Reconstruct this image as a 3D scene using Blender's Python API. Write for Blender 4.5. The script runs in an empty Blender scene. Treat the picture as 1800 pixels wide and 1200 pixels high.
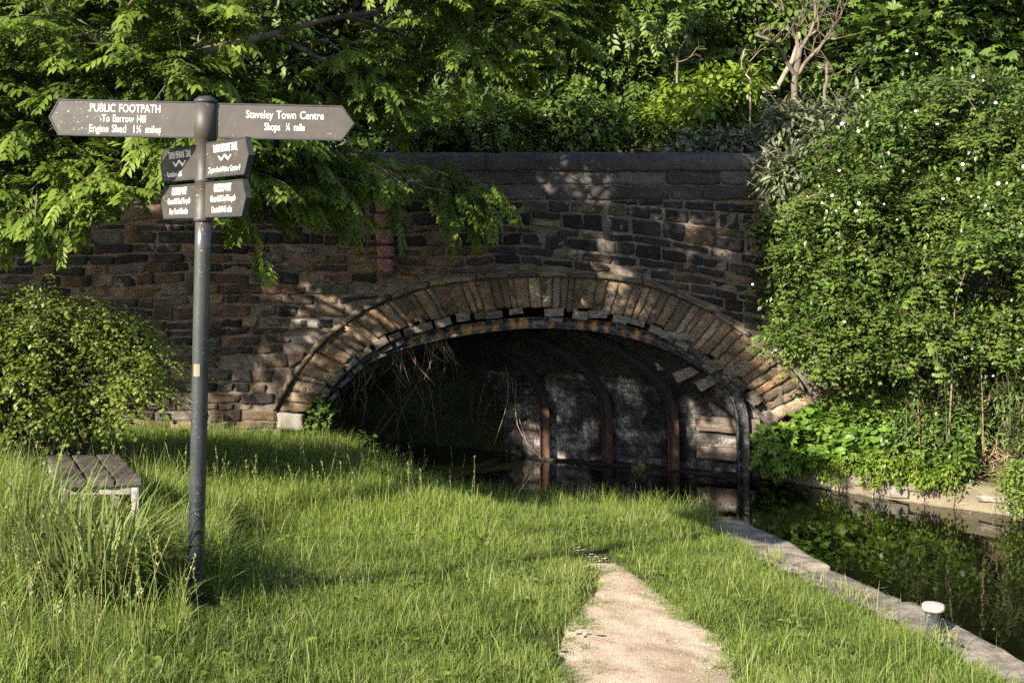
import bpy, bmesh, math, random
import numpy as np
from mathutils import Vector, noise as mnoise

rng = np.random.default_rng(11)
random.seed(11)
SC = bpy.context.scene
COL = SC.collection

# ------------------------------------------------------------------ camera, sky, sun, exposure
F, CX, HY, CZ = 2000.0, 900.0, 455.0, 2.8
cam_d = bpy.data.cameras.new("camera"); cam = bpy.data.objects.new("camera", cam_d); COL.objects.link(cam)
cam.location = (0, 0, CZ); cam.rotation_euler = (math.radians(90), 0, 0)
cam_d.sensor_width = 36; cam_d.lens = 40; cam_d.shift_y = -(600 - HY) / 1800.0
cam_d.clip_start = .05; cam_d.clip_end = 2000
SC.camera = cam

SUN_A, SUN_E = math.radians(44), math.radians(27)
sun_dir = Vector((math.sin(SUN_A) * math.cos(SUN_E), math.cos(SUN_A) * math.cos(SUN_E), -math.sin(SUN_E)))
sl = bpy.data.lights.new("sun", 'SUN'); sl.energy = 5.0; sl.angle = math.radians(.5); sl.color = (1, .90, .74)
so = bpy.data.objects.new("sun", sl); COL.objects.link(so)
so.rotation_euler = sun_dir.to_track_quat('-Z', 'Y').to_euler(); so.location = (-20, -20, 25)
W = bpy.data.worlds.new("World"); SC.world = W; W.use_nodes = True
wn = W.node_tree.nodes; bg = wn['Background']
sky = wn.new('ShaderNodeTexSky'); sky.sky_type = 'NISHITA'; sky.sun_disc = False
sky.sun_elevation = SUN_E; sky.sun_rotation = math.pi + SUN_A
W.node_tree.links.new(sky.outputs[0], bg.inputs[0]); bg.inputs[1].default_value = .08
SC.view_settings.view_transform = 'Standard'; SC.view_settings.look = 'None'
SC.view_settings.gamma = 1; SC.view_settings.exposure = 1.80
SC.cycles.max_bounces = 6; SC.cycles.diffuse_bounces = 3; SC.cycles.glossy_bounces = 3
SC.cycles.transmission_bounces = 3; SC.cycles.transparent_max_bounces = 4
SC.cycles.use_denoising = False


# ------------------------------------------------------------------ helpers
def P(x, y, d):
    return np.array([(x - CX) / F * d, d, CZ + (HY - y) / F * d])

def norm(a):
    return a / np.maximum(np.linalg.norm(a, axis=-1, keepdims=True), 1e-9)

class Geo:
    def __init__(s): s.V = []; s.Fc = {}; s.n = 0; s.A = {}
    def add(s, V, Fs, **at):
        V = np.asarray(V, float).reshape(-1, 3)
        if not isinstance(Fs, list): Fs = [Fs]
        for f in Fs:
            f = np.asarray(f, np.int64)
            if f.size: s.Fc.setdefault(f.shape[1], []).append(f + s.n)
        s.V.append(V)
        for k, a in at.items():
            a = np.asarray(a, float)
            if a.ndim == 0: a = np.full(len(V), float(a))
            elif a.ndim == 1 and len(a) in (3, 4) and len(V) != len(a): a = np.tile(a[:3], (len(V), 1))
            s.A.setdefault(k, []).append(a)
        s.n += len(V)
    def build(s, name, mat, parent=None, smooth=False, loc=None):
        V = np.concatenate(s.V)
        if parent is not None: V = V - np.array(parent.location)
        elif loc is not None: V = V - np.array(loc)
        me = bpy.data.meshes.new(name)
        me.vertices.add(len(V)); me.vertices.foreach_set('co', V.astype(np.float32).ravel())
        li = []; tot = []
        for k, fs in s.Fc.items():
            f = np.concatenate(fs); li.append(f.ravel()); tot.append(np.full(len(f), k))
        li = np.concatenate(li); tot = np.concatenate(tot)
        me.loops.add(len(li)); me.loops.foreach_set('vertex_index', li.astype(np.int32))
        me.polygons.add(len(tot))
        me.polygons.foreach_set('loop_start', np.concatenate([[0], np.cumsum(tot)[:-1]]).astype(np.int32))
        me.polygons.foreach_set('loop_total', tot.astype(np.int32))
        if smooth: me.polygons.foreach_set('use_smooth', np.ones(len(tot), bool))
        for k, ch in s.A.items():
            a = np.concatenate(ch)
            if a.ndim == 2:
                at = me.attributes.new(k, 'FLOAT_COLOR', 'POINT')
                at.data.foreach_set('color', np.c_[a[:, :3], np.ones(len(a))].astype(np.float32).ravel())
            else:
                at = me.attributes.new(k, 'FLOAT', 'POINT'); at.data.foreach_set('value', a.astype(np.float32))
        me.update(calc_edges=True); me.validate()
        for m in (mat if isinstance(mat, list) else [mat]): me.materials.append(m)
        o = bpy.data.objects.new(name, me); COL.objects.link(o)
        if parent is not None: o.parent = parent
        elif loc is not None: o.location = loc
        return o

def tag(o, label, cat, group=None):
    o['label'] = label; o['category'] = cat
    if group: o['group'] = group
    return o

def thing(name, loc, label, cat, group=None):
    o = bpy.data.objects.new(name, None); COL.objects.link(o); o.location = [float(v) for v in loc]
    o.empty_display_size = .2
    return tag(o, label, cat, group)

def kind(o, k):
    o['kind'] = k; return o

def catmull(pts, n):
    p = np.asarray(pts, float); q = np.vstack([2 * p[0] - p[1], p, 2 * p[-1] - p[-2]])
    out = []
    for i in range(len(p) - 1):
        t = np.linspace(0, 1, 24, endpoint=False)[:, None]
        a, b, c, d = q[i], q[i + 1], q[i + 2], q[i + 3]
        out.append(.5 * (2 * b + (c - a) * t + (2 * a - 5 * b + 4 * c - d) * t ** 2 + (3 * b - a - 3 * c + d) * t ** 3))
    out = np.vstack(out + [p[-1:]])
    L = np.concatenate([[0], np.cumsum(np.linalg.norm(np.diff(out, axis=0), axis=1))])
    s = np.linspace(0, L[-1], n)
    return np.stack([np.interp(s, L, out[:, k]) for k in range(out.shape[1])], 1)

def tube(g, pts, rad, sides=6, **at):
    pts = np.asarray(pts, float); n = len(pts); rad = np.broadcast_to(np.asarray(rad, float), (n,))
    t = norm(np.gradient(pts, axis=0)); ref = np.array([.13, .31, .94])
    x = norm(np.cross(t, ref)); y = np.cross(t, x)
    a = np.linspace(0, 2 * np.pi, sides, endpoint=False)
    V = pts[:, None] + rad[:, None, None] * (np.cos(a)[None, :, None] * x[:, None] + np.sin(a)[None, :, None] * y[:, None])
    i = np.arange(n - 1)[:, None] * sides; j = np.arange(sides); k = (j + 1) % sides
    Q = np.stack([i + j, i + k, i + sides + k, i + sides + j], -1).reshape(-1, 4)
    g.add(V, [Q, np.array([np.arange(sides)[::-1]]), np.array([(n - 1) * sides + np.arange(sides)])], **at)

def lathe(g, prof, cx, cy, z0, sides=28, **at):
    prof = np.asarray(prof, float); a = np.linspace(0, 2 * np.pi, sides, endpoint=False)
    V = np.stack([cx + prof[:, :1] * np.cos(a), cy + prof[:, :1] * np.sin(a), z0 + np.repeat(prof[:, 1:], sides, 1)], -1)
    n = len(prof); i = np.arange(n - 1)[:, None] * sides; j = np.arange(sides); k = (j + 1) % sides
    Q = np.stack([i + j, i + k, i + sides + k, i + sides + j], -1).reshape(-1, 4)
    g.add(V, [Q, np.array([np.arange(sides)[::-1]]), np.array([(n - 1) * sides + np.arange(sides)])], **at)

def fbm(V, s, oc=3, off=0.0):
    V = np.asarray(V, float)
    return np.array([mnoise.fractal((v[0] * s + off, v[1] * s, v[2] * s), 1, 2, oc) for v in V])

def box(g, c, ax, hs, cham=.01, sub=4, rough=0., **at):
    """rounded block: centre, three unit axes (rows), half sizes"""
    ax = np.asarray(ax, float)
    def ticks(h): 
        k = min(cham / h, .45); return np.concatenate([[-1], np.linspace(-1 + k, 1 - k, sub), [1]])
    tx, ty, tz = [ticks(h) for h in hs]
    V = []; Fs = []; n0 = 0
    for axis in range(3):
        for sgn in (-1, 1):
            a, b = [(ty, tz), (tz, tx), (tx, ty)][axis]
            A, B = np.meshgrid(a, b, indexing='ij'); q = np.full_like(A, sgn)
            L = [None] * 3; L[axis] = q; L[(axis + 1) % 3] = A; L[(axis + 2) % 3] = B
            p = np.stack(L, -1).reshape(-1, 3)
            V.append(p); na, nb = len(a), len(b)
            i = (np.arange(na - 1)[:, None] * nb + np.arange(nb - 1)).ravel()
            Q = np.stack([i, i + nb, i + nb + 1, i + 1], -1)
            if sgn < 0: Q = Q[:, ::-1]
            Fs.append(Q + n0); n0 += len(p)
    p = np.concatenate(V); hs = np.array(hs)
    kk = np.minimum(cham / hs, .45)
    d = np.abs(p) >= .999
    cnt = d.sum(1)
    w = p * hs
    # pull true edges in so the block has a chamfer
    for m, f in ((2, .3), (3, .42)):
        s = cnt == m
        w[s] -= np.sign(p[s]) * d[s] * cham * f
    if rough:
        w = w + np.stack([fbm(w + c, 3.1, 3, o) for o in (0, 7, 13)], 1) * rough
    g.add(w @ ax + np.asarray(c), Fs, **at)

I3 = np.eye(3)

# ------------------------------------------------------------------ materials
def nmat(name, rough=.8, spec=.3):
    m = bpy.data.materials.new(name); m.use_nodes = True
    b = m.node_tree.nodes['Principled BSDF']; b.inputs['Roughness'].default_value = rough
    b.inputs['Specular IOR Level'].default_value = spec
    return m, m.node_tree, b

def ramp(nt, fac, stops):
    r = nt.nodes.new('ShaderNodeValToRGB'); e = r.color_ramp.elements
    while len(e) < len(stops): e.new(.5)
    for k, (p, c) in zip(e, stops): k.position = p; k.color = (*c, 1) if len(c) == 3 else c
    nt.links.new(fac, r.inputs[0]); return r.outputs[0]

def noise_n(nt, scale, detail=5, rough=.6, coord='Object', stretch=None):
    tc = nt.nodes.new('ShaderNodeTexCoord'); src = tc.outputs[coord]
    if stretch:
        mp = nt.nodes.new('ShaderNodeMapping'); mp.inputs['Scale'].default_value = stretch
        nt.links.new(src, mp.inputs[0]); src = mp.outputs[0]
    n = nt.nodes.new('ShaderNodeTexNoise'); n.inputs['Scale'].default_value = scale
    n.inputs['Detail'].default_value = detail; n.inputs['Roughness'].default_value = rough
    nt.links.new(src, n.inputs[0]); return n.outputs['Fac']

def mixc(nt, fac, a, b, mode='MIX'):
    m = nt.nodes.new('ShaderNodeMix'); m.data_type = 'RGBA'; m.blend_type = mode
    for s, v in ((m.inputs[0], fac), (m.inputs[6], a), (m.inputs[7], b)):
        if hasattr(v, 'is_linked') or hasattr(v, 'links'): nt.links.new(v, s)
        elif isinstance(v, (int, float)): s.default_value = v
        else: s.default_value = (*v, 1)
    return m.outputs[2]

def bump(nt, b, h, dist=.01, st=1.):
    n = nt.nodes.new('ShaderNodeBump'); n.inputs['Distance'].default_value = dist; n.inputs['Strength'].default_value = st
    nt.links.new(h, n.inputs['Height']); nt.links.new(n.outputs[0], b.inputs['Normal'])

def attr(nt, name, out='Fac'):
    a = nt.nodes.new('ShaderNodeAttribute'); a.attribute_name = name; return a.outputs[out]

def leaf_mat(name, dark, mid, light, trans=.28, rough=.5, spec=.35):
    m, nt, b = nmat(name, rough, spec)
    c = ramp(nt, attr(nt, 'tint'), [(0, dark), (.5, mid), (1, light)])
    nt.links.new(c, b.inputs['Base Color'])
    t = nt.nodes.new('ShaderNodeBsdfTranslucent'); nt.links.new(c, t.inputs[0])
    x = nt.nodes.new('ShaderNodeMixShader'); x.inputs[0].default_value = trans
    nt.links.new(b.outputs[0], x.inputs[1]); nt.links.new(t.outputs[0], x.inputs[2])
    nt.links.new(x.outputs[0], nt.nodes['Material Output'].inputs[0]); return m

def flat_mat(name, c1, c2, scale=8, rough=.85, bd=.01, spec=.25, stretch=None, c3=None):
    m, nt, b = nmat(name, rough, spec)
    n = noise_n(nt, scale, 6, .65, stretch=stretch)
    st = [(.3, c1), (.7, c2)] if c3 is None else [(.3, c1), (.55, c2), (.75, c3)]
    nt.links.new(ramp(nt, n, st), b.inputs['Base Color']); bump(nt, b, n, bd); return m

def obj_vary(m, lo, hi):
    nt = m.node_tree; b = nt.nodes['Principled BSDF']; src = b.inputs['Base Color'].links[0].from_socket
    oi = nt.nodes.new('ShaderNodeObjectInfo'); r = ramp(nt, oi.outputs['Random'], [(0, (lo,) * 3), (1, (hi, hi * .98, hi * .95))])
    nt.links.new(mixc(nt, 1.0, src, r, 'MULTIPLY'), b.inputs['Base Color']); return m

def stone_mat(name, sootiness=.5):
    m, nt, b = nmat(name, .9, .2)
    c = attr(nt, 'col', 'Color')
    n1 = noise_n(nt, 9, 8, .7); n2 = noise_n(nt, 2.3, 5, .6); n3 = noise_n(nt, 46, 4, .7)
    c = mixc(nt, .85, c, ramp(nt, n1, [(.25, (.35, .33, .32)), (.5, (1, 1, 1)), (.75, (1.55, 1.45, 1.3))]), 'MULTIPLY')
    soot = ramp(nt, n2, [(.42, (0, 0, 0)), (.62, (sootiness,) * 3)])
    c = mixc(nt, soot, c, (.018, .017, .018))
    lich = ramp(nt, n3, [(.66, (0, 0, 0)), (.72, (.55,) * 3)])
    c = mixc(nt, lich, c, (.30, .29, .26))
    nt.links.new(c, b.inputs['Base Color'])
    ad = nt.nodes.new('ShaderNodeMath'); ad.operation = 'ADD'; nt.links.new(n1, ad.inputs[0]); nt.links.new(n3, ad.inputs[1])
    bump(nt, b, ad.outputs[0], .02, 1); return m

M = {}
M['stone'] = stone_mat('sooty_sandstone', .75)
M['parapet'] = stone_mat('parapet_ashlar', .4)
M['ring'] = stone_mat('arch_sandstone', .35)
M['mortar'] = flat_mat('lime_mortar', (.050, .042, .037), (.165, .135, .116), 6, .95, .02)
M['white_stone'] = flat_mat('pale_ashlar', (.11, .10, .088), (.24, .225, .19), 7, .9, .012)
M['soffit'] = flat_mat('dark_brick', (.006, .006, .006), (.03, .026, .024), 5, .95, .03)  # one near-black tone for soffit, deck and ledge
M['pink'] = flat_mat('pink_paint', (.07, .045, .042), (.30, .145, .135), 11, .85, .02)
m, nt, b = nmat('limewashed_wall', .9, .2)
n1 = noise_n(nt, 2.2, 9, .72); n2 = noise_n(nt, 13, 6, .7); n3 = noise_n(nt, 1.6, 5, .6, stretch=(1, 1, .35))
c = ramp(nt, n1, [(.42, (.016, .014, .014)), (.52, (.09, .08, .075)), (.63, (.40, .375, .345))])
c = mixc(nt, ramp(nt, n2, [(.45, (.9,) * 3), (.6, (0, 0, 0))]), c, mixc(nt, .5, c, (.02, .018, .017)))
tc = nt.nodes.new('ShaderNodeTexCoord'); sp_ = nt.nodes.new('ShaderNodeSeparateXYZ'); nt.links.new(tc.outputs['Object'], sp_.inputs[0])
cb = nt.nodes.new('ShaderNodeCombineXYZ'); mm = nt.nodes.new('ShaderNodeMath'); mm.operation = 'MULTIPLY'; mm.inputs[1].default_value = 1.12
nt.links.new(sp_.outputs[0], mm.inputs[0]); nt.links.new(mm.outputs[0], cb.inputs[0]); nt.links.new(sp_.outputs[2], cb.inputs[1])
br = nt.nodes.new('ShaderNodeTexBrick'); br.inputs['Scale'].default_value = 1; br.inputs['Brick Width'].default_value = .34; br.inputs['Row Height'].default_value = .125; br.inputs['Mortar Size'].default_value = .012
br.inputs['Color1'].default_value = (1, 1, 1, 1); br.inputs['Color2'].default_value = (.62, .60, .58, 1); br.inputs['Mortar'].default_value = (.22, .2, .19, 1); br.inputs['Mortar Smooth'].default_value = .6
nt.links.new(cb.outputs[0], br.inputs[0]); c = mixc(nt, .5, c, br.outputs[0], 'MULTIPLY')
nt.links.new(c, b.inputs['Base Color']); bump(nt, b, n2, .03); M['lime'] = m
M['coping'] = obj_vary(flat_mat('worn_coping', (.065, .06, .05), (.20, .175, .15), 6, .92, .03, c3=(.32, .285, .245)), .65, 1.15)
M['bankwall'] = flat_mat('mossy_bank_wall', (.055, .060, .025), (.13, .112, .078), 2.6, .95, .03, c3=(.20, .165, .12))
M['timber_grey'] = flat_mat('weathered_timber', (.045, .040, .034), (.24, .21, .17), 10, .9, .01, stretch=(1, 1, 5))
M['packing'] = obj_vary(flat_mat('split_packing_timber', (.045, .041, .035), (.27, .24, .20), 12, .9, .01, stretch=(1, 1, 5)), .35, 1.0)
M['beam'] = flat_mat('stained_beam', (.035, .026, .021), (.15, .118, .095), 4, .85, .012, stretch=(1, 1, 6))
m, nt, b = nmat('peeling_black_steel', .55, .5)
n1 = noise_n(nt, 16, 7, .7); n2 = noise_n(nt, 3.1, 3, .5)
c = ramp(nt, n1, [(.42, (.012, .013, .016)), (.56, (.035, .036, .04)), (.68, (.20, .19, .18))])
rust = attr(nt, 'rust')
c = mixc(nt, rust, c, ramp(nt, n1, [(.3, (.10, .05, .02)), (.5, (.55, .27, .05)), (.7, (.62, .42, .16))]))
nt.links.new(c, b.inputs['Base Color']); bump(nt, b, n1, .008); M['rib_black'] = m
m, nt, b = nmat('rusty_steel_shaded_top', .75, .3)
n1 = noise_n(nt, 9, 7, .7, stretch=(1, 1, .4))
c = mixc(nt, attr(nt, 'rust'), (.008, .007, .007), ramp(nt, n1, [(.3, (.022, .011, .008)), (.55, (.065, .030, .018)), (.75, (.13, .075, .05))]))
nt.links.new(c, b.inputs['Base Color']); bump(nt, b, n1, .008); M['rib_rust_shade'] = m

m, nt, b = nmat('sign_brown_paint', .55, .4)
n1 = noise_n(nt, 60, 4, .7); n2 = noise_n(nt, 7, 4, .6)
c = ramp(nt, n2, [(.3, (.028, .026, .024)), (.6, (.047, .040, .036)), (.75, (.043, .043, .038))])
c = mixc(nt, ramp(nt, n1, [(.635, (0, 0, 0)), (.66, (1,) * 3)]), c, ramp(nt, noise_n(nt, 3.5, 3, .5), [(.52, (.068, .053, .050)), (.6, (.45, .42, .36))]))
nt.links.new(c, b.inputs['Base Color']); bump(nt, b, n2, .002); M['sign'] = m
m, nt, b = nmat('post_paint_shaded_foot', .33, .5)
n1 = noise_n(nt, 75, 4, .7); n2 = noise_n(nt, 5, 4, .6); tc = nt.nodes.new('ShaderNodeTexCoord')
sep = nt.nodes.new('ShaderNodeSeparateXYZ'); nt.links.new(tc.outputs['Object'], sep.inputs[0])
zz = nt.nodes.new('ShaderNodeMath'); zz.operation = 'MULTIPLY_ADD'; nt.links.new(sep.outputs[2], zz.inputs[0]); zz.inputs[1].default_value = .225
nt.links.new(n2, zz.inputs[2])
c = ramp(nt, zz.outputs[0], [(.50, (.008, .011, .015)), (.75, (.029, .034, .038)), (.92, (.036, .040, .041)), (1.0, (.050, .044, .041))])  # browner at the arms, bluish below; shade from grass painted into the foot
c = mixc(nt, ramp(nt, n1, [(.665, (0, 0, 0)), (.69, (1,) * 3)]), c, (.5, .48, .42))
nt.links.new(c, b.inputs['Base Color']); bump(nt, b, n2, .003); M['post'] = m
M['letter'] = flat_mat('white_lettering', (.62, .60, .54), (.85, .83, .77), 30, .6, .001)
M['rim'] = flat_mat('dark_rim_paint', (.018, .022, .026), (.04, .042, .045), 20, .5, .001)
M['sticker'] = flat_mat('yellow_sticker', (.17, .11, .03), (.20, .17, .12), 12, .7, .001)
M['plank'] = flat_mat('dark_stained_plank', (.016, .013, .012), (.054, .043, .040), 6, .75, .006, stretch=(3, 1, 1), c3=(.12, .11, .105))
M['benchleg'] = flat_mat('chalky_leg_paint', (.10, .10, .09), (.36, .34, .31), 14, .85, .004)
M['boll_white'] = flat_mat('chipped_white_paint', (.20, .11, .06), (.46, .40, .34), 22, .7, .006, c3=(.60, .56, .50))
M['boll_grey'] = flat_mat('grey_iron', (.014, .015, .018), (.045, .045, .05), 34, .6, .006, c3=(.22, .21, .20))
M['bark'] = flat_mat('ash_bark', (.035, .028, .02), (.20, .165, .12), 9, .9, .02, stretch=(1, 1, .4))
M['bark_dark'] = flat_mat('dark_bark', (.02, .016, .012), (.07, .055, .042), 9, .9, .02)
M['deadwood'] = flat_mat('dead_wood', (.055, .045, .036), (.21, .165, .13), 8, .85, .012, stretch=(1, 1, .3))
M['palewood'] = flat_mat('barkless_wood', (.16, .125, .09), (.36, .30, .22), 8, .8, .01)
M['twig'] = flat_mat('dry_twig', (.09, .06, .045), (.26, .19, .14), 8, .9, .004)
M['straw'] = leaf_mat('dead_straw', (.20, .13, .07), (.36, .27, .16), (.50, .40, .25), .2)
M['ash'] = leaf_mat('ash_leaves', (.034, .058, .009), (.088, .140, .018), (.165, .225, .032), .34, .55, .22)
M['mid'] = leaf_mat('mid_leaves', (.030, .056, .012), (.075, .128, .022), (.140, .200, .036), .28)
M['elder'] = leaf_mat('elder_leaves', (.060, .105, .010), (.125, .195, .018), (.200, .265, .028), .35)
M['syc'] = leaf_mat('sycamore_leaves', (.026, .052, .010), (.060, .110, .016), (.120, .170, .028), .25)
M['rose'] = leaf_mat('rose_leaves', (.026, .050, .009), (.066, .116, .018), (.130, .185, .036), .26, .42, .45)
M['haw'] = leaf_mat('hawthorn_leaves', (.045, .072, .010), (.095, .140, .020), (.165, .205, .035), .30)
M['budd'] = leaf_mat('grey_leaves', (.055, .070, .034), (.130, .155, .085), (.30, .33, .22), .2)
M['broad'] = leaf_mat('broad_leaves', (.050, .100, .012), (.095, .175, .022), (.170, .260, .045), .3)
M['willow'] = leaf_mat('herb_leaves', (.045, .075, .018), (.085, .130, .034), (.140, .190, .060), .28)
M['woods'] = leaf_mat('wood_leaves', (.024, .044, .010), (.058, .098, .018), (.115, .165, .030), .25)
M['grass'] = leaf_mat('grass_blades', (.058, .098, .016), (.148, .212, .038), (.38, .38, .16), .40, .5, .3)
M['tall'] = leaf_mat('tall_grass_blades', (.072, .115, .016), (.165, .235, .034), (.37, .37, .16), .42, .5, .3)
M['iris'] = leaf_mat('blade_leaves', (.050, .075, .016), (.115, .150, .036), (.23, .25, .095), .3, .6, .2)
M['petal'] = leaf_mat('white_petals', (.75, .72, .70), (.82, .80, .78), (.85, .84, .80), .2)
M['pollen'] = flat_mat('yellow_stamens', (.5, .35, .05), (.6, .45, .1), 20)

# ------------------------------------------------------------------ terrain
LEFT = np.array([(5.2, -4), (4.2, 3), (3.45, 5.5), (3.16, 7.09), (3.05, 7.69), (2.84, 8.3), (2.5, 9.35), (2.28, 10.5), (1.95, 11.15),
                 (1.2, 11.5), (0, 11.75), (-.9, 12.2), (-1.6, 13.2), (-2.1, 14.4), (-5.4, 16.3), (-12, 19.7), (-60, 44)], float)
RIGHT = np.array([(14, -4), (11, 6), (7.6, 10.4), (5.5, 12.36), (4.2, 13.45), (3.45, 14.4), (0, 16.25), (-6, 19.4), (-60, 47)], float)
CANAL = np.vstack([LEFT, RIGHT[::-1]])

def pdist(x, y, poly):
    d = np.full(x.shape, 1e9)
    for a, b in zip(poly[:-1], poly[1:]):
        ab = b - a; t = np.clip(((x - a[0]) * ab[0] + (y - a[1]) * ab[1]) / (ab @ ab), 0, 1)
        d = np.minimum(d, np.hypot(x - a[0] - t * ab[0], y - a[1] - t * ab[1]))
    return d

def inside(x, y, poly):
    r = np.zeros(x.shape, bool); n = len(poly)
    for i in range(n):
        (x1, y1), (x2, y2) = poly[i], poly[(i + 1) % n]
        if y1 == y2: continue
        c = (y1 > y) != (y2 > y)
        r ^= c & (x < (x2 - x1) * (y - y1) / (y2 - y1) + x1)
    return r

def sstep(a, b, x):
    t = np.clip((x - a) / (b - a), 0, 1); return t * t * (3 - 2 * t)

def wob(x, y, s, o=0.):
    return (np.sin(x * s * 1.3 + y * s * .7 + o) + np.sin(x * s * .6 - y * s * 1.1 + 2.1 + o * 1.7) + np.sin(x * s * 2.3 + 1.3 + o) * np.sin(y * s * 1.9 + .4 + o)) / 3

def ground_z(x, y):
    x = np.asarray(x, float); y = np.asarray(y, float)
    dl = pdist(x, y, LEFT); dr = pdist(x, y, RIGHT); ins = inside(x, y, CANAL)
    left = dl < dr
    cut = lambda d: sstep(.12, .30, d)
    zl = .27 + .115 * np.minimum(dl, 5.2) + .035 * wob(x, y, 1.1) * np.minimum(dl, 1)
    behind = sstep(14.85, 15.5, y)
    zl = zl + behind * (3.0 - zl)
    zl = np.where(y < 10.9, -.3 + (zl + .3) * cut(dl), zl)
    zr = .24 + .62 * np.clip(dr - .15, 0, 4.4) + .05 * wob(x, y, 1.7) * np.minimum(dr, 1)
    zr = -.4 + (zr + .4) * cut(dr)
    z = np.where(left, zl, zr)
    hill = .30 * np.clip(y - 20, 0, 36)
    z = z + np.where(dr + dl > 0, hill * np.clip(np.minimum(dl, dr) / 4, 0, 1), 0)
    z = np.where(ins, -.12 - .8 * np.clip(np.minimum(dl, dr), 0, 1), z)
    return z

def axis(lo, hi, st, far):
    core = np.arange(lo, hi, st); out = st; a = [hi]; b = [lo]
    while a[-1] < far: out *= 1.22; a.append(a[-1] + out); 
    out = st
    while b[-1] > -far: out *= 1.22; b.append(b[-1] - out)
    return np.concatenate([b[::-1], core[1:], a])

def G(x, y, off=0.):
    d = 7.
    for _ in range(25):
        z = float(ground_z(np.array([(x - CX) / F * d]), np.array([d]))[0]) + off
        d = .5 * d + .5 * F * (CZ - z) / (y - HY)
    return np.array([(x - CX) / F * d, d, z])

m, nt, b = nmat('soil_and_moss', .95, .15)
n1 = noise_n(nt, 3, 7, .65); n2 = noise_n(nt, 22, 5, .7)
c = ramp(nt, n1, [(.3, (.028, .034, .010)), (.55, (.050, .052, .018)), (.75, (.085, .070, .038))])
c = mixc(nt, .5, c, ramp(nt, n2, [(.3, (.4, .4, .4)), (.7, (1.5, 1.5, 1.4))]), 'MULTIPLY')
nt.links.new(c, b.inputs['Base Color']); bump(nt, b, n2, .03); M['soil'] = m
gx = axis(-8, 8, .13, 400); gy = axis(4.5, 18, .13, 400)
GX, GY = np.meshgrid(gx, gy, indexing='ij'); GZ = ground_z(GX.ravel(), GY.ravel())
g = Geo(); na, nb = len(gx), len(gy)
i = (np.arange(na - 1)[:, None] * nb + np.arange(nb - 1)).ravel()
g.add(np.c_[GX.ravel(), GY.ravel(), GZ], np.stack([i, i + nb, i + nb + 1, i + 1], -1))
kind(g.build('ground', M['soil'], smooth=True), 'structure')

# trodden path
pl = [(1006, 962), (1024, 985), (1060, 1003), (1062, 1040), (1042, 1095), (1036, 1150), (1032, 1215), (1020, 1300)]
pr = [(1010, 960), (1050, 978), (1096, 1003), (1140, 1045), (1186, 1090), (1228, 1130), (1250, 1210), (1265, 1300)]
PL = catmull([G(*p)[:2] for p in pl], 60); PR = catmull([G(*p)[:2] for p in pr], 60)
PATH = np.vstack([PL, PR[::-1]])
m, nt, b = nmat('trodden_sand', .95, .15)
n1 = noise_n(nt, 5, 7, .65); n2 = noise_n(nt, 70, 5, .75); n3 = noise_n(nt, 1.7, 4, .5)
c = ramp(nt, n1, [(.3, (.32, .235, .165)), (.5, (.49, .385, .285)), (.72, (.60, .50, .385))])
c = mixc(nt, .6, c, ramp(nt, n2, [(.3, (.72, .68, .64)), (.5, (1, 1, 1)), (.7, (1.15, 1.15, 1.15))]), 'MULTIPLY')
c = mixc(nt, ramp(nt, n3, [(.5, (0, 0, 0)), (.7, (.45,) * 3)]), c, (.16, .12, .06))
nt.links.new(c, b.inputs['Base Color']); bump(nt, b, n2, .015); M['path'] = m
t = np.linspace(-.25, 1.25, 22)
pp = (PL[:, None] * (1 - t[None, :, None]) + PR[:, None] * t[None, :, None])
pz = ground_z(pp[..., 0].ravel(), pp[..., 1].ravel()) + .014 - .05 * np.clip(np.abs(np.tile(t, 60) - .5) - .5, 0, 1) - .05 * 3 * np.repeat(np.clip(1 - np.arange(60) / 8., 0, 1), 22)
g = Geo(); i = (np.arange(59)[:, None] * 22 + np.arange(21)).ravel()
g.add(np.c_[pp.reshape(-1, 2), pz + .008 * fbm(np.c_[pp.reshape(-1, 2), pz], 5)], np.stack([i, i + 1, i + 23, i + 22], -1))
kind(g.build('path', M['path'], smooth=True), 'structure')
g = Geo()
for _ in range(700):
    k = int(rng.integers(0, 60)); t_ = rng.uniform(-.05, 1.05); q_ = PL[k] * (1 - t_) + PR[k] * t_; r_ = .004 + .010 * rng.random() ** 4
    z_ = float(ground_z(np.array([q_[0]]), np.array([q_[1]]))[0]) + .013
    V = np.array([(0, 0, 1), (1, 0, 0), (.2, 1, 0), (-1, .3, 0), (-.3, -1, 0)]) * rng.uniform(.6, 1.3, (5, 3)) * r_ * np.array([1, 1, .7]) + [q_[0], q_[1], z_]
    g.add(V, np.array([(0, 1, 2), (0, 2, 3), (0, 3, 4), (0, 4, 1)]))
kind(tag(g.build('gravel', flat_mat('path_grit', (.16, .12, .08), (.50, .43, .33), 30), None), 'loose grit and crumbs scattered over the sandy path', 'gravel'), 'stuff')

# water
m, nt, b = nmat('still_canal_water', .02, .5)
b.inputs['Base Color'].default_value = (.004, .0055, .002, 1); b.inputs['IOR'].default_value = 1.55
n1 = noise_n(nt, 5, 3, .5, stretch=(1, .35, 1)); bump(nt, b, n1, .006, .5); M['water'] = m
g = Geo(); ws = np.array([(-70, -6, 0), (40, -6, 0), (40, 50, 0), (-70, 50, 0)], float)
xs = np.linspace(-45, 40, 12); ys = np.linspace(-6, 42, 12); A, B = np.meshgrid(xs, ys, indexing='ij')
i = (np.arange(11)[:, None] * 12 + np.arange(11)).ravel()
g.add(np.c_[A.ravel(), B.ravel(), np.zeros(144)], np.stack([i, i + 12, i + 13, i + 1], -1))
kind(g.build('water', M['water']), 'structure')

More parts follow.
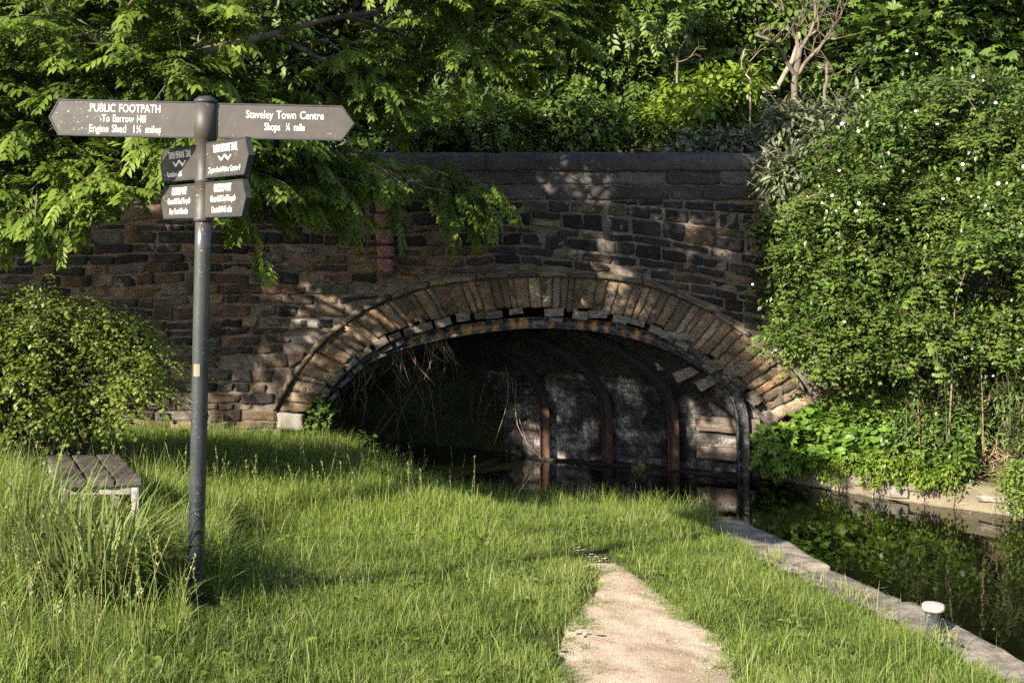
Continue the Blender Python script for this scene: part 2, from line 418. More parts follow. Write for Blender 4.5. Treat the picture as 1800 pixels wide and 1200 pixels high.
# ------------------------------------------------------------------ stone bridge
YF = 14.5
def XZ(x, y): p = P(x, y, YF); return (p[0], p[2])
OUT = catmull([XZ(*p) for p in [(487, 722), (512, 678), (560, 615), (605, 575), (650, 545), (740, 510), (830, 494), (960, 488), (1100, 496),
                               (1200, 527), (1290, 577), (1360, 632), (1400, 675), (1424, 715)]], 240)
INN = catmull([XZ(*p) for p in [(537, 724), (560, 690), (600, 648), (650, 608), (700, 581), (770, 560), (870, 546), (960, 543), (1060, 549),
                               (1140, 568), (1210, 602), (1280, 650), (1330, 692), (1366, 738)]], 240)
S = np.array([-3.55, 1.80])            # the barrel runs back and to the left
XL, XR = OUT[0, 0], OUT[-1, 0]
bridge = thing('stone_bridge', (0, YF, 0), 'blackened sandstone arch bridge with steel ribs inside its arch, spanning the canal', 'bridge')
def ztop(x): return 4.14 - .085 * np.clip(-1.7 - x, 0, 9)
def zarch(x): return np.where((x > XL) & (x < XR), np.interp(x, OUT[:, 0], OUT[:, 1]), -.5)

# mortar body
g = Geo(); xs = np.unique(np.concatenate([np.linspace(-8.5, XL, 30), OUT[::3, 0], np.linspace(XR, 5.6, 12)]))
zb = zarch(xs); zb[(xs <= XL) | (xs >= XR)] = -.5; zt = ztop(xs) - .02
n = len(xs); rows = []
nz = 14
for k in range(nz): rows.append(np.c_[xs, np.full(n, YF), zb + (zt - zb) * k / (nz - 1)])
rows.append(np.c_[xs, np.full(n, YF + .45), zt]); rows.append(np.c_[xs, np.full(n, YF + .45), zb]); rows.append(rows[0])
V = np.concatenate(rows); V[:nz * n, 1] += .012 * fbm(V[:nz * n], 4.5, 4)
V[-n:] = V[:n]
r_ = np.arange(len(rows) - 1)[:, None] * n; c_ = np.arange(n - 1)
q = np.stack([r_ + c_, r_ + c_ + 1, r_ + n + c_ + 1, r_ + n + c_], -1).reshape(-1, 4)
g.add(V, q); g.build('spandrel_wall', M['mortar'], bridge, True)

STV = []
def stone_quad(g, bl, br, tr, tl, y0, dep, col, bulge=.012, rough=.010, nu=8, nv=6, rnd=1.):
    bl, br, tr, tl = map(np.asarray, (bl, br, tr, tl))
    w = np.linalg.norm(br - bl); h = max(np.linalg.norm(tl - bl), .02)
    def tk(L, k):
        e = min(.007 / L, .2); return np.concatenate([[0], np.linspace(e, 1 - e, k), [1]])
    u, v = tk(w, nu), tk(h, nv); U, Vv = np.meshgrid(u, v, indexing='ij')
    cu = 4 * U * (1 - U); cv = 4 * Vv * (1 - Vv)
    # rounded outline
    Uc = U + (.5 - U) * .03 * rnd * (1 - cv) ** 3; Vc = Vv + (.5 - Vv) * .06 * rnd * (1 - cu) ** 3
    p = bl * ((1 - Uc) * (1 - Vc))[..., None] + br * (Uc * (1 - Vc))[..., None] + tr * (Uc * Vc)[..., None] + tl * ((1 - Uc) * Vc)[..., None]
    off = rng.uniform(0, 90)
    a = np.c_[p.reshape(-1, 2), np.full(U.size, off)]
    f = fbm(a, 7, 4)
    edge = ((U == 0) | (U == 1) | (Vv == 0) | (Vv == 1)).ravel()
    y = y0 - bulge * (np.minimum(cu, cv) ** .25).ravel() - rough * 2.1 * f + rng.normal(0, .006)
    y[edge] = y0 + dep
    jx = fbm(a, 9, 3) * .015 * rnd; p = p.reshape(-1, 2) + np.c_[jx, fbm(a + 31, 9, 3) * .012 * rnd]
    na, nb = U.shape; i = (np.arange(na - 1)[:, None] * nb + np.arange(nb - 1)).ravel()
    g.add(np.c_[p[:, 0], y, p[:, 1]], np.stack([i, i + nb, i + nb + 1, i + 1], -1), col=np.asarray(col))

def rubble_col(x, z):
    k = rng.random()
    hi = np.clip((z - 2.15 + .25 * np.clip(x, -3, 1)) / .9, 0, 1) if x > -2.2 else np.clip((z - 2.3) / .9, 0, .85)
    dark = np.array([.030, .027, .027]) * rng.uniform(.6, 1.6); brown = np.array([.085, .060, .040]) * rng.uniform(.7, 1.5)
    tan = np.array([.175, .130, .085]) * rng.uniform(.7, 1.3); grey = np.array([.13, .118, .10]) * rng.uniform(.7, 1.3)
    if k < .22 + .56 * hi: return dark
    if k < .66 + .22 * hi: return brown
    return tan if rng.random() < .6 else grey

def sl(x, z):
    r = np.clip(x - .1, 0, 4)
    return z - (.10 * r + .012 * r * r) * np.clip((3.75 - z) / .6, 0, 1) + .022 * math.sin(x * 1.1 + z * 2) + .012 * math.sin(x * 2.7 + z * 5)

g = Geo(); z = .05
while z < 4.2:
    h = rng.choice([.085, .105, .12, .135, .15, .17]); x = -8.4
    while x < 5.5:
        w = rng.uniform(.18, .56) if x < -1.5 else rng.uniform(.20, .46) * (1.0 if h > .14 else 1.15)
        x1 = x + w; mg = .011 if x > -2.2 and z > 2.2 else .008
        def lim(xx, zz): return max(zz, float(zarch(np.array([xx]))[0]) + .085 if XL - .02 < xx < XR + .02 else zz)
        za, zb_ = sl(x, z), sl(x1, z); ta, tb = sl(x, z + h), sl(x1, z + h)
        lid = 3.545 + (ztop(x) - 4.14)
        ta, tb = min(ta, lid), min(tb, lid)
        za, zb_ = lim(x + .01, za), lim(x1 - .01, zb_)
        if ta - za > .06 and tb - zb_ > .06:
            j = lambda: rng.normal(0, .010)
            cc = rubble_col(x, z)
            def q_(bl, br, tr, tl, c): stone_quad(g, bl, br, tr, tl, YF - .012 + rng.normal(0, .006), .03, c, .007)
            if h > .14 and rng.random() < .12:
                zm = .5 + rng.normal(0, .06)
                q_((x + mg, za + mg + j()), (x1 - mg, zb_ + mg + j()), (x1 - mg, zb_ + (tb - zb_) * zm - .006), (x + mg, za + (ta - za) * zm - .006), cc)
                q_((x + mg, za + (ta - za) * zm + .006), (x1 - mg, zb_ + (tb - zb_) * zm + .006), (x1 - mg, tb - mg + j()), (x + mg, ta - mg + j()), rubble_col(x, z))
            else:
                q_((x + mg + j(), za + mg + j()), (x1 - mg + j(), zb_ + mg + j()), (x1 - mg + j(), tb - mg + j()), (x + mg + j(), ta - mg + j()), cc)
        elif ta - za > .05 or tb - zb_ > .05:
            if ta - za > .02 and tb - zb_ > .02: stone_quad(g, (x + mg, za + .01), (x1 - mg, zb_ + .01), (x1 - mg, tb - mg), (x + mg, ta - mg), YF - .008, .02, rubble_col(x, z), nu=4, nv=3)
        x = x1
    z += h
g.build('rubble_masonry', M['stone'], bridge, False)

# ashlar parapet courses and coping
g = Geo()
for (za, zb_, wmin, wmax, y0, bul) in ((3.545, 3.735, .35, .75, YF - .016, .008), (3.735, 3.92, .5, 1.0, YF - .014, .007)):
    x = -8.4
    while x < 5.4:
        w = rng.uniform(wmin, wmax); o = [ztop(v) - 4.14 for v in (x, x + w)]
        c = np.array([.092, .083, .080]) * rng.uniform(.6, 1.5) if rng.random() < .8 or x > -2 else np.array([.17, .125, .09])
        stone_quad(g, (x + .005, za + .006 + o[0]), (x + w - .005, za + .006 + o[1]), (x + w - .005, zb_ - .005 + o[1]), (x + .005, zb_ - .005 + o[0]), y0, .03, c, bul, .005)
        x += w
g.build('parapet', M['parapet'], bridge, True)
g = Geo(); x = -8.4
while x < 5.4:
    w = rng.uniform(1.0, 1.7); xs = np.linspace(x + .003, x + w - .003, 10)
    prof = np.array([(-.05, 3.925), (-.058, 3.94), (-.055, 4.05), (-.02, 4.12), (.1, 4.165), (.28, 4.165), (.42, 4.10), (.46, 3.95), (.46, 3.92)])
    V = np.array([[(xx, YF + p[0], p[1] + ztop(xx) - 4.14) for p in prof] for xx in xs]).reshape(-1, 3)
    V[:, 1:] += np.c_[fbm(V, 6, 4), fbm(V + 40, 6, 4)] * .015
    npf = len(prof); i = (np.arange(9)[:, None] * npf + np.arange(npf - 1)).ravel()
    c = np.array([.078, .072, .074]) * rng.uniform(.8, 1.3) if x > -2.4 else np.array([.20, .15, .115]) * rng.uniform(.8, 1.2)
    g.add(V, [np.stack([i, i + npf, i + npf + 1, i + 1], -1), np.array([np.arange(npf)]), np.array([9 * npf + np.arange(npf)[::-1]])], col=c)
    x += w
g.build('coping', M['parapet'], bridge, True)

# painted pilaster
g = Geo(); x0, x1 = P(657, 0, YF)[0], P(685, 0, YF)[0]; zz_ = 2.62; kx = .0
while zz_ < 3.95:
    h = rng.uniform(.14, .26); kx = .06 * (3.9 - zz_)
    stone_quad(g, (x0 + kx, zz_ + .006), (x1 + kx, zz_ + .006), (x1 + kx - .012, zz_ + h - .006), (x0 + kx - .012, zz_ + h - .006), YF - .16, .17, (.1, .1, .1), .01, .008)
    zz_ += h
o = g.build('painted_pilaster', M['pink'], bridge, True); o['label'] = 'narrow pilaster with flaking pink paint'

# voussoirs, hood mould, blocks
def at_t(C, t): return np.array([np.interp(t, np.linspace(0, 1, len(C)), C[:, 0]), np.interp(t, np.linspace(0, 1, len(C)), C[:, 1])])
g = Geo(); A_, B_ = OUT, INN + norm(OUT - INN) * .03
V = np.concatenate([np.c_[A_[:, 0], np.full(240, YF - .012), A_[:, 1]], np.c_[B_[:, 0], np.full(240, YF - .012), B_[:, 1]], np.c_[B_[:, 0], np.full(240, YF + .4), B_[:, 1]]])
i = np.arange(239); g.add(V, [np.stack([i, i + 1, i + 241, i + 240], -1), np.stack([i + 240, i + 241, i + 481, i + 480], -1)], col=(.13, .10, .075))
t = 0.
while t < 1:
    dt = rng.uniform(.009, .024); t1 = min(t + dt, 1)
    k = rng.random(); c = np.array([.205, .150, .100]) if k < .4 else (np.array([.255, .200, .140]) if k < .62 else (np.array([.135, .104, .078]) if k < .92 else np.array([.20, .125, .075])))
    c = c * rng.uniform(.7, 1.25); e = .0005; o_in = rng.uniform(-.03, .035)
    a, b_, cc, d = at_t(INN, t + e), at_t(INN, t1 - e), at_t(OUT, t1 - e), at_t(OUT, t + e)
    r0 = norm(a - d); r1 = norm(b_ - cc)
    stone_quad(g, a + r0 * o_in, b_ + r1 * o_in, cc, d, YF - .030 + rng.normal(0, .012), .03, c, .006, .020, 4, 11, .35)
    t = t1
g.build('arch_ring', M['ring'], bridge, False)
g = Geo(); t = -.01
while t < 1:
    dt = rng.uniform(.035, .085); t1 = min(t + dt - .003, 1.0); th = rng.uniform(.05, .085); pr_ = rng.uniform(.06, .11)
    tt = np.linspace(max(t, 0), t1, 8)
    Vs = []
    for q_ in tt:
        p = at_t(OUT, q_); tg = norm(at_t(OUT, min(q_ + .01, 1)) - at_t(OUT, max(q_ - .01, 0))); nn = np.array([-tg[1], tg[0]])
        nn = nn if nn[1] > 0 else -nn
        for (r, y) in ((.0, .05), (.004, -pr_ * .7), (.02, -pr_), (th * .7, -pr_ * .9), (th, -pr_ * .35), (th + .01, .05)):
            pp_ = p + nn * (r + .004); Vs.append((pp_[0], YF + y, pp_[1]))
    V = np.array(Vs); V += np.stack([fbm(V + s_, 6, 4) for s_ in (0, 17, 29)], 1) * .017
    i = (np.arange(7)[:, None] * 6 + np.arange(5)).ravel()
    c = np.array([.13, .105, .075]) * rng.uniform(.5, 1.6)
    g.add(V, [np.stack([i, i + 6, i + 7, i + 1], -1), np.array([np.arange(6)]), np.array([42 + np.arange(6)[::-1]])], col=c)
    t += dt
g.build('hood_mould', M['ring'], bridge, True)

# small quoins under the springing, both sides
g = Geo()
for (a, b_, c_, d) in ((1366, 742, 1420, 764), (1362, 766, 1412, 792), (1366, 794, 1430, 818), (1360, 820, 1420, 850)):
    stone_quad(g, XZ(a, d), XZ(c_, d), XZ(c_, b_), XZ(a, b_), YF - .03, .4, np.array([.34, .25, .15]) * rng.uniform(.8, 1.2), .015, .015)
g.build('jamb_quoin', M['ring'], bridge, True)
g = Geo(); stone_quad(g, XZ(487, 753), XZ(536, 757), XZ(533, 727), XZ(489, 722), YF - .04, .35, (.4, .38, .34), .01, .005)
g.build('springer_stone', M['white_stone'], bridge, True)
g = Geo(); stone_quad(g, XZ(510, 577), XZ(566, 578), XZ(564, 560), XZ(509, 559), YF - .016, .05, (.4, .38, .34), .008, .004)
stone_quad(g, XZ(508, 605), XZ(556, 606), XZ(548, 590), XZ(510, 590), YF - .012, .05, (.4, .38, .34), .008, .004)
g.build('replacement_stone', M['white_stone'], bridge, True)

# barrel: soffit and the limewashed side wall
legR = np.array([XZ(1372, 752), XZ(1374, 790), XZ(1376, 830), XZ(1378, 875)]); legL = np.array([XZ(520, 880), XZ(522, 830), XZ(526, 780), XZ(530, 735)])
def loft(prof, name, mat, back=1.0, nb_=12, rgh=.03, y0=.06):
    g = Geo(); ks = np.linspace(0, back, nb_)
    V = np.array([[(p[0] + S[0] * k, YF + y0 + S[1] * k, p[1]) for p in prof] for k in ks]).reshape(-1, 3)
    nz_ = np.stack([fbm(V + s_, 2.4, 4) for s_ in (0, 17, 29)], 1) * rgh; V += nz_
    npf = len(prof); i = (np.arange(nb_ - 1)[:, None] * npf + np.arange(npf - 1)).ravel()
    g.add(V, np.stack([i, i + npf, i + npf + 1, i + 1], -1)); return g.build(name, mat, bridge, True)
cut = int(240 * .925)
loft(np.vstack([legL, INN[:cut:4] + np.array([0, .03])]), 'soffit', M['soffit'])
loft(np.vstack([INN[cut - 4::4] + np.array([.02, .02]), catmull(legR, 16)]), 'side_wall', M['lime'], 1.0, 40, .035)
# back spandrel and the roadway on top
g = Geo(); xs = np.linspace(-8.5, 5.6, 60); zb = zarch(xs)
Vb = []
for x_, z_ in zip(xs, zb): Vb += [(x_ + S[0], YF + S[1] + .05, z_), (x_ + S[0], YF + S[1] + .05, 3.6), (x_ + S[0] + .02, YF + S[1] + .4, 3.6)]
Vb = np.array(Vb); i = (np.arange(59)[:, None] * 3 + np.arange(2)).ravel()
g.add(Vb, np.stack([i, i + 1, i + 4, i + 3], -1)); g.build('rear_wall', M['mortar'], bridge)
g = Geo(); g.add([(-8.5, YF + .4, 3.25), (5.6, YF + .4, 3.25), (5.6 + S[0], YF + S[1] + .06, 3.25), (-8.5 + S[0], YF + S[1] + .06, 3.25)], np.array([[0, 1, 2, 3]]))
g.build('deck', M['soffit'], bridge)

# steel ribs
RIB = catmull([XZ(*p) for p in [(546, 870), (547, 790), (550, 735), (566, 698), (602, 660), (652, 626), (742, 595), (862, 574), (960, 568), (1060, 575),
                               (1160, 600), (1235, 638), (1284, 680), (1304, 716), (1310, 760), (1311, 860)]], 150)
def rib(k, mat, w=.15, hgt=.145):
    g = Geo(); tg = norm(np.gradient(RIB, axis=0)); nn = np.c_[-tg[:, 1], tg[:, 0]]
    xo, yo = -.84 * k, .43 * k
    prof = [(-.5, 0), (-.5, .12), (-.36, .16), (-.36, .84), (-.5, .88), (-.5, 1), (.5, 1), (.5, 0)]
    V = []
    for p, n_ in zip(RIB, nn):
        for (a, r) in prof: q_ = p + n_ * (r - .5) * hgt; V.append((q_[0] + xo, YF + .16 + yo + a * w, q_[1]))
    V = np.array(V); m_ = len(prof); i = np.arange(149)[:, None] * m_; j = np.arange(m_); jj = (j + 1) % m_
    r = np.zeros(len(V))
    if k == 0:
        s_ = np.repeat(np.arange(150), m_); px = V[:, 0] / YF * F + CX
        blk = (np.sin(s_ * 1.9) > .1) & (px > 720) & (px < 1150); amt = rng.random(150)[s_]
        r = np.where(blk & (amt > .25), .75 * np.clip(amt * 1.4, 0, 1), 0)
        r = np.where(np.isin(np.tile(np.arange(m_), 150), [2, 3]), r, r * .6)
    if k: r = np.clip((.95 - V[:, 2]) / .7 + .3 * fbm(V, 3, 3), 0, 1)  # real rust near the water; upper rib painted near-black as shade
    g.add(V, np.stack([i + j, i + jj, i + m_ + jj, i + m_ + j], -1).reshape(-1, 4), rust=r)
    o = g.build('steel_rib', mat, bridge); o['label'] = ['black painted rib with yellow rust patches', 'rust brown rib', 'rusted rib with shade painted above', 'innermost dark rib'][k]
for k in range(4): rib(k, M['rib_black'] if k == 0 else M['rib_rust_shade'])
# timber packing blocks between ring and front rib
def tblock(cx_, cy_, w, h, ang, d=.36, y0=-.10, mat='packing', name='packing_block'):
    g = Geo(); c = np.array([*XZ(cx_, cy_)]); a = ang
    ax = np.array([(math.cos(a), 0, math.sin(a)), (0, 1, 0), (-math.sin(a), 0, math.cos(a))])
    s_ = YF / F * .5
    box(g, (c[0], YF + y0 + d / 2, c[1]), ax, (w * s_, d / 2, h * s_), .006, 3, .006); g.build(name, M[mat], bridge)
tq = .045
while tq < .965:
    p = at_t(INN, tq); t2 = at_t(INN, tq + .01); ang = math.atan2(t2[1] - p[1], t2[0] - p[0])
    px, py = p[0] / YF * F + CX, HY - (p[1] - CZ) / YF * F
    w = rng.uniform(20, 36); off = rng.uniform(3, 9)
    if not (.465 < tq < .50):
        nx, ny = math.sin(ang), math.cos(ang)
        tblock(px + nx * off, py + ny * off, w, rng.uniform(10, 15), ang + rng.normal(0, .05), y0=rng.uniform(-.07, .0))
        if rng.random() < .5: tblock(px + nx * (off + 13) + 4, py + ny * (off + 13), w * .7, 8, ang + rng.normal(0, .06), y0=.0)
    tq += w * YF / F / 8.6 * rng.uniform(1.25, 1.75)
for (cx_, cy_, w, h, a, y0) in ((1190, 590, 60, 13, -.12, -.05), (1212, 607, 70, 20, -.45, .05), (1238, 622, 62, 22, -.55, .15), (1262, 640, 40, 20, .35, .0),
                                 (1296, 648, 42, 22, .42, -.03), (1225, 655, 70, 18, .45, .3), (1190, 640, 60, 18, .4, .5), (1255, 672, 50, 18, .5, .2), (1322, 668, 44, 30, -.5, .12)):
    tblock(cx_, cy_, w, h, a, .4, y0, 'timber_grey', 'lagging_board')
# waling timbers fixed along the side wall
wv = norm(np.array([-.84, .43]))
for (z0, h, k0, k1, off, nm) in ((P(0, 691, YF)[2], .20, -.22, 1.05, .10, 'upper'), (P(0, 753, YF)[2], .19, .10, 1.0, .09, 'mid'), (P(0, 805, YF)[2], .17, .16, .98, .10, 'low')):
    g = Geo(); xw = 3.40 - off - .02; L = (k1 - k0) * .944
    mid_ = np.array([xw, YF + .1]) + wv * ((k0 + k1) / 2 * .944)
    ax = np.array([(wv[0], wv[1], 0), (-wv[1], wv[0], 0), (0, 0, 1)])
    box(g, (mid_[0] + .0, mid_[1], z0), ax, (L / 2, .06, h / 2), .008, 7, .012); g.build('waling_timber', M['beam'], bridge)
g = Geo(); mid_ = np.array([3.22, YF + .1]) + wv * 1.75
box(g, (mid_[0], mid_[1], -.045), np.array([(wv[0], wv[1], 0), (-wv[1], wv[0], 0), (0, 0, 1)]), (1.55, .17, .06), .02, 9, .04); g.build('footing_ledge', M['soffit'], bridge)

# ------------------------------------------------------------------ canal edge walls
cw = thing('canal_wall', (2.6, 9, 0), 'low stone canal edge of worn slabs beside the grass, under the bollard', 'canal wall')
edge = np.stack([np.interp(np.linspace(0, 7, 400), np.arange(8), LEFT[1:9, k]) for k in (0, 1)], 1); e_s = np.concatenate([[0], np.cumsum(np.linalg.norm(np.diff(edge, axis=0), axis=1))])
s_ = 1.0
while s_ < e_s[-1] - .4:
    L = rng.uniform(.6, 1.15); mid = np.array([np.interp(s_ + L / 2, e_s, edge[:, k]) for k in (0, 1)])
    a = np.array([np.interp(s_, e_s, edge[:, k]) for k in (0, 1)]); b_ = np.array([np.interp(s_ + L, e_s, edge[:, k]) for k in (0, 1)])
    tg = norm(b_ - a); nrm = np.array([-tg[1], tg[0]])
    if nrm[0] > 0: nrm = -nrm
    g = Geo(); wd = rng.uniform(.50, .60); c = mid + nrm * (wd / 2 - .02 + rng.normal(0, .015))
    yaw = rng.normal(0, .03); tg2 = np.array([tg[0] - yaw * tg[1], tg[1] + yaw * tg[0]])
    box(g, (c[0], c[1], .16 + rng.normal(0, .012)), np.array([(tg2[0], tg2[1], 0), (-tg2[1], tg2[0], 0), (0, 0, 1)]), (L / 2 - .008, wd / 2, .15), .014, 11, .018)
    g.build('coping_stone', M['coping'], cw, True); s_ += L
g = Geo(); pts = edge[20::6]; n = len(pts)
V = np.array([[(p[0] - .05, p[1], z_) for z_ in (-.9, -.4, -.1, .06)] for p in pts]).reshape(-1, 3)
i = (np.arange(n - 1)[:, None] * 4 + np.arange(3)).ravel(); g.add(V, np.stack([i, i + 4, i + 5, i + 1], -1)); g.build('wall_face', M['bankwall'], cw)

cw2 = thing('canal_wall', (5.5, 12.4, 0), 'low mossy stone bank wall along the water below the rose hedge', 'canal wall')
edge = np.stack([np.interp(np.linspace(0, 4, 130), np.arange(5), RIGHT[1:6, k]) for k in (0, 1)], 1); n = len(edge); prof = np.array([(0, -.9), (0, -.2), (.0, .0), (.01, .08), (.02, .16), (.04, .23), (.08, .27), (.2, .28), (.45, .25)])
tg = norm(np.gradient(edge, axis=0)); nr = np.c_[-tg[:, 1], tg[:, 0]]; nr *= np.sign(nr[:, :1] + 1e-9)
V = np.array([[(e[0] + q_[0] * r, e[1] + q_[1] * r, z_) for r, z_ in prof] for e, q_ in zip(edge, nr)]).reshape(-1, 3)
f = np.stack([fbm(V + s_, 3.2, 5) for s_ in (0, 17, 29)], 1); V += f * np.array([.05, .05, .035])
g = Geo(); k = len(prof); i = (np.arange(n - 1)[:, None] * k + np.arange(k - 1)).ravel(); g.add(V, np.stack([i, i + 1, i + k + 1, i + k], -1))
g.build('wall_face', M['bankwall'], cw2, True)
for q_ in range(10):
    g = Geo(); k = int(rng.integers(45, n - 2)); e = edge[k] + nr[k] * .03
    box(g, (e[0], e[1], rng.uniform(.08, .22)), np.array([(tg[k, 0], tg[k, 1], 0), (-tg[k, 1], tg[k, 0], 0), (0, 0, 1)]), (rng.uniform(.08, .2), .05, rng.uniform(.03, .07)), .012, 4, .02)
    g.build('facing_stone', M['coping'], cw2, True)

# ------------------------------------------------------------------ signpost
px_m = 6.45 / F
sp0 = np.array([(343 - CX) / F * 6.45, 6.45, CZ - (1060 - HY) * px_m])
sp = thing('signpost', sp0, 'tall round metal fingerpost with six brown pointed arms standing in the grass', 'signpost')
def spl(dx, dy, z): return np.array([sp0[0] + dx, sp0[1] + dy, sp0[2] + z])
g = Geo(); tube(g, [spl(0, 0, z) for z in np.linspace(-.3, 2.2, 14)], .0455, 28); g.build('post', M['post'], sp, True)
g = Geo(); lathe(g, [(.0485, 2.16), (.055, 2.17), (.055, 2.185), (.050, 2.19), (.050, 2.385), (.054, 2.39), (.054, 2.40), (.050, 2.405), (.050, 2.61), (.056, 2.615), (.056, 2.625), (.064, 2.63), (.064, 2.832)], sp0[0], sp0[1], sp0[2], 56)
g.build('collar', M['sign'], sp)
g = Geo(); lathe(g, [(.067, 2.832), (.068, 2.842), (.064, 2.852), (.045, 2.866), (.015, 2.874)], sp0[0], sp0[1], sp0[2], 32); g.build('cap', M['rim'], sp, True)
g = Geo(); a = np.linspace(-2.2, -1.35, 8); V = np.array([[spl(.0462 * math.cos(t_), .0462 * math.sin(t_), z) for t_ in a] for z in (1.29, 1.36)]).reshape(-1, 3)
i = np.arange(7); g.add(V, np.stack([i, i + 1, i + 9, i + 8], -1)); g.build('sticker', M['sticker'], sp)

_tc = {}
def text_geo(body):
    cu = bpy.data.curves.new('lettering_curve', 'FONT'); cu.body = body; cu.extrude = .02; cu.size = 1; cu.resolution_u = 3; cu.offset = .004; cu.space_word = 1.35
    o = bpy.data.objects.new('lettering_tmp', cu); COL.objects.link(o); bpy.context.view_layer.update()
    me = bpy.data.meshes.new_from_object(o.evaluated_get(bpy.context.evaluated_depsgraph_get()))
    V = np.array([v.co[:] for v in me.vertices]); me.calc_loop_triangles()
    T = np.array([t_.vertices[:] for t_ in me.loop_triangles])
    bpy.data.objects.remove(o); bpy.data.curves.remove(cu); bpy.data.meshes.remove(me)
    return V, T
def arm(u, L, z, h, tip, lines, start, thick=.034, label=None, wave=None):
    u = norm(np.array(u, float)); e = u if u[0] > 0 else -u; nf = np.array([e[1], -e[0]])
    if nf[1] > 0: nf = -nf
    bm = bmesh.new(); out = [(start, -h / 2), (L - tip, -h / 2), (L, 0), (L - tip, h / 2), (start, h / 2)]
    def w3(s, zz, d): q_ = sp0[:2] + u * s + nf * d; return (q_[0], q_[1], sp0[2] + z + zz)
    f = bm.faces.new([bm.verts.new(w3(s, zz, thick / 2)) for s, zz in out])
    r = bmesh.ops.extrude_face_region(bm, geom=[f]); vs = [v for v in r['geom'] if isinstance(v, bmesh.types.BMVert)]
    bmesh.ops.translate(bm, verts=vs, vec=(-nf[0] * thick, -nf[1] * thick, 0))
    bmesh.ops.recalc_face_normals(bm, faces=bm.faces)
    big = [f for f in bm.faces if len(f.verts) == 5]
    for f in bm.faces: f.material_index = 1
    for f in big:
        rr = bmesh.ops.inset_region(bm, faces=[f], thickness=.009, depth=0); 
        rr2 = bmesh.ops.inset_region(bm, faces=[f], thickness=.002, depth=-.003); f.material_index = 0
    bmesh.ops.translate(bm, verts=bm.verts, vec=-Vector(sp.location))
    me = bpy.data.meshes.new('sign_arm'); bm.to_mesh(me); bm.free()
    me.materials.append(M['sign']); me.materials.append(M['rim'])
    o = bpy.data.objects.new('sign_arm', me); COL.objects.link(o); o.parent = sp
    if label: o['label'] = label
    g = Geo()
    for (body, s, zz, wd, ch) in lines:
        V, T = text_geo(body); lo, hi = V.min(0), V.max(0)
        cap_h = .70 if True else hi[1]
        X = (V[:, 0] - (lo[0] + hi[0]) / 2) * wd / (hi[0] - lo[0]); Z = (V[:, 1] - .35) * ch / cap_h; Dp = (V[:, 2] - lo[2]) / (hi[2] - lo[2]) * .003 + thick / 2 - .0035
        q_ = sp0[:2] + (u * s)[None, :] + e[None] * X[:, None] + nf[None] * Dp[:, None]
        g.add(np.c_[q_, sp0[2] + z + zz + Z], T)
    ol = g.build('lettering', M['letter'], sp); ol.parent = o
    if wave:
        s, zz, wd = wave; n = 40; xx = np.linspace(-1, 1, n); zc = .115 * np.sin(xx * 2 * np.pi * .98 + 1.6); hw = .085 * (1 - .75 * np.abs(xx) ** 4)
        V = []
        for x_, c_, w_ in zip(xx, zc, hw):
            for dz, dd in ((-w_, -.003), (-w_, 0), (w_, 0), (w_, -.003)):
                q_ = sp0[:2] + u * s + e * x_ * wd / 2 + nf * (thick / 2 + dd); V.append((q_[0], q_[1], sp0[2] + z + zz + (c_ + dz) * wd * .5))
        g = Geo(); i = (np.arange(n - 1)[:, None] * 4 + np.arange(3)).ravel(); g.add(V, np.stack([i, i + 4, i + 5, i + 1], -1)); ow = g.build('wave_emblem', M['letter'], sp); ow.parent = o
arm((-1, 0), .885, 2.735, .205, .055, [('PUBLIC FOOTPATH', .452, .058, .397, .045), ('To Barrow Hill', .458, .0, .25, .042), ('Engine Shed  1¼ miles', .45, -.058, .405, .042)], .05, label='long arm reading PUBLIC FOOTPATH To Barrow Hill')
arm((1, 0), .845, 2.735, .198, .07, [('Staveley Town Centre', .452, .040, .44, .044), ('Shops  ¼ mile', .452, -.028, .228, .042)], .05, label='long arm reading Staveley Town Centre')
ur = (.62, -.78)
arm(ur, .60, 2.505, .200, .05, [('TRANS PENNINE TRAIL', .30, .058, .31, .042), ('Tapton Lock Visitor Centre 4', .295, -.058, .40, .030)], .03, label='short arm reading TRANS PENNINE TRAIL, towards the canal', wave=(.30, .004, .17))
arm((-.62, .78), .62, 2.505, .200, .05, [('TRANS PENNINE TRAIL', .33, .056, .34, .042), ('Renishaw 2½', .40, -.056, .22, .032)], .03, label='short arm reading TRANS PENNINE TRAIL, half in shade', wave=(.33, .004, .2))
arm(ur, .58, 2.283, .198, .05, [('CUCKOO WAY', .28, .062, .22, .044), ('Chesterfield Canal Towpath', .285, .004, .32, .034), ('Chesterfield 4½ miles', .275, -.056, .26, .034)], .03, label='short arm reading CUCKOO WAY Chesterfield')
arm((-.62, .78), .60, 2.283, .198, .05, [('CUCKOO WAY', .32, .062, .22, .044), ('Chesterfield Canal Towpath', .325, .004, .33, .034), ('River Trent 41½ miles', .325, -.056, .27, .034)], .03, label='short arm reading CUCKOO WAY River Trent')
sp.rotation_euler = (0, math.radians(1.25), 0)

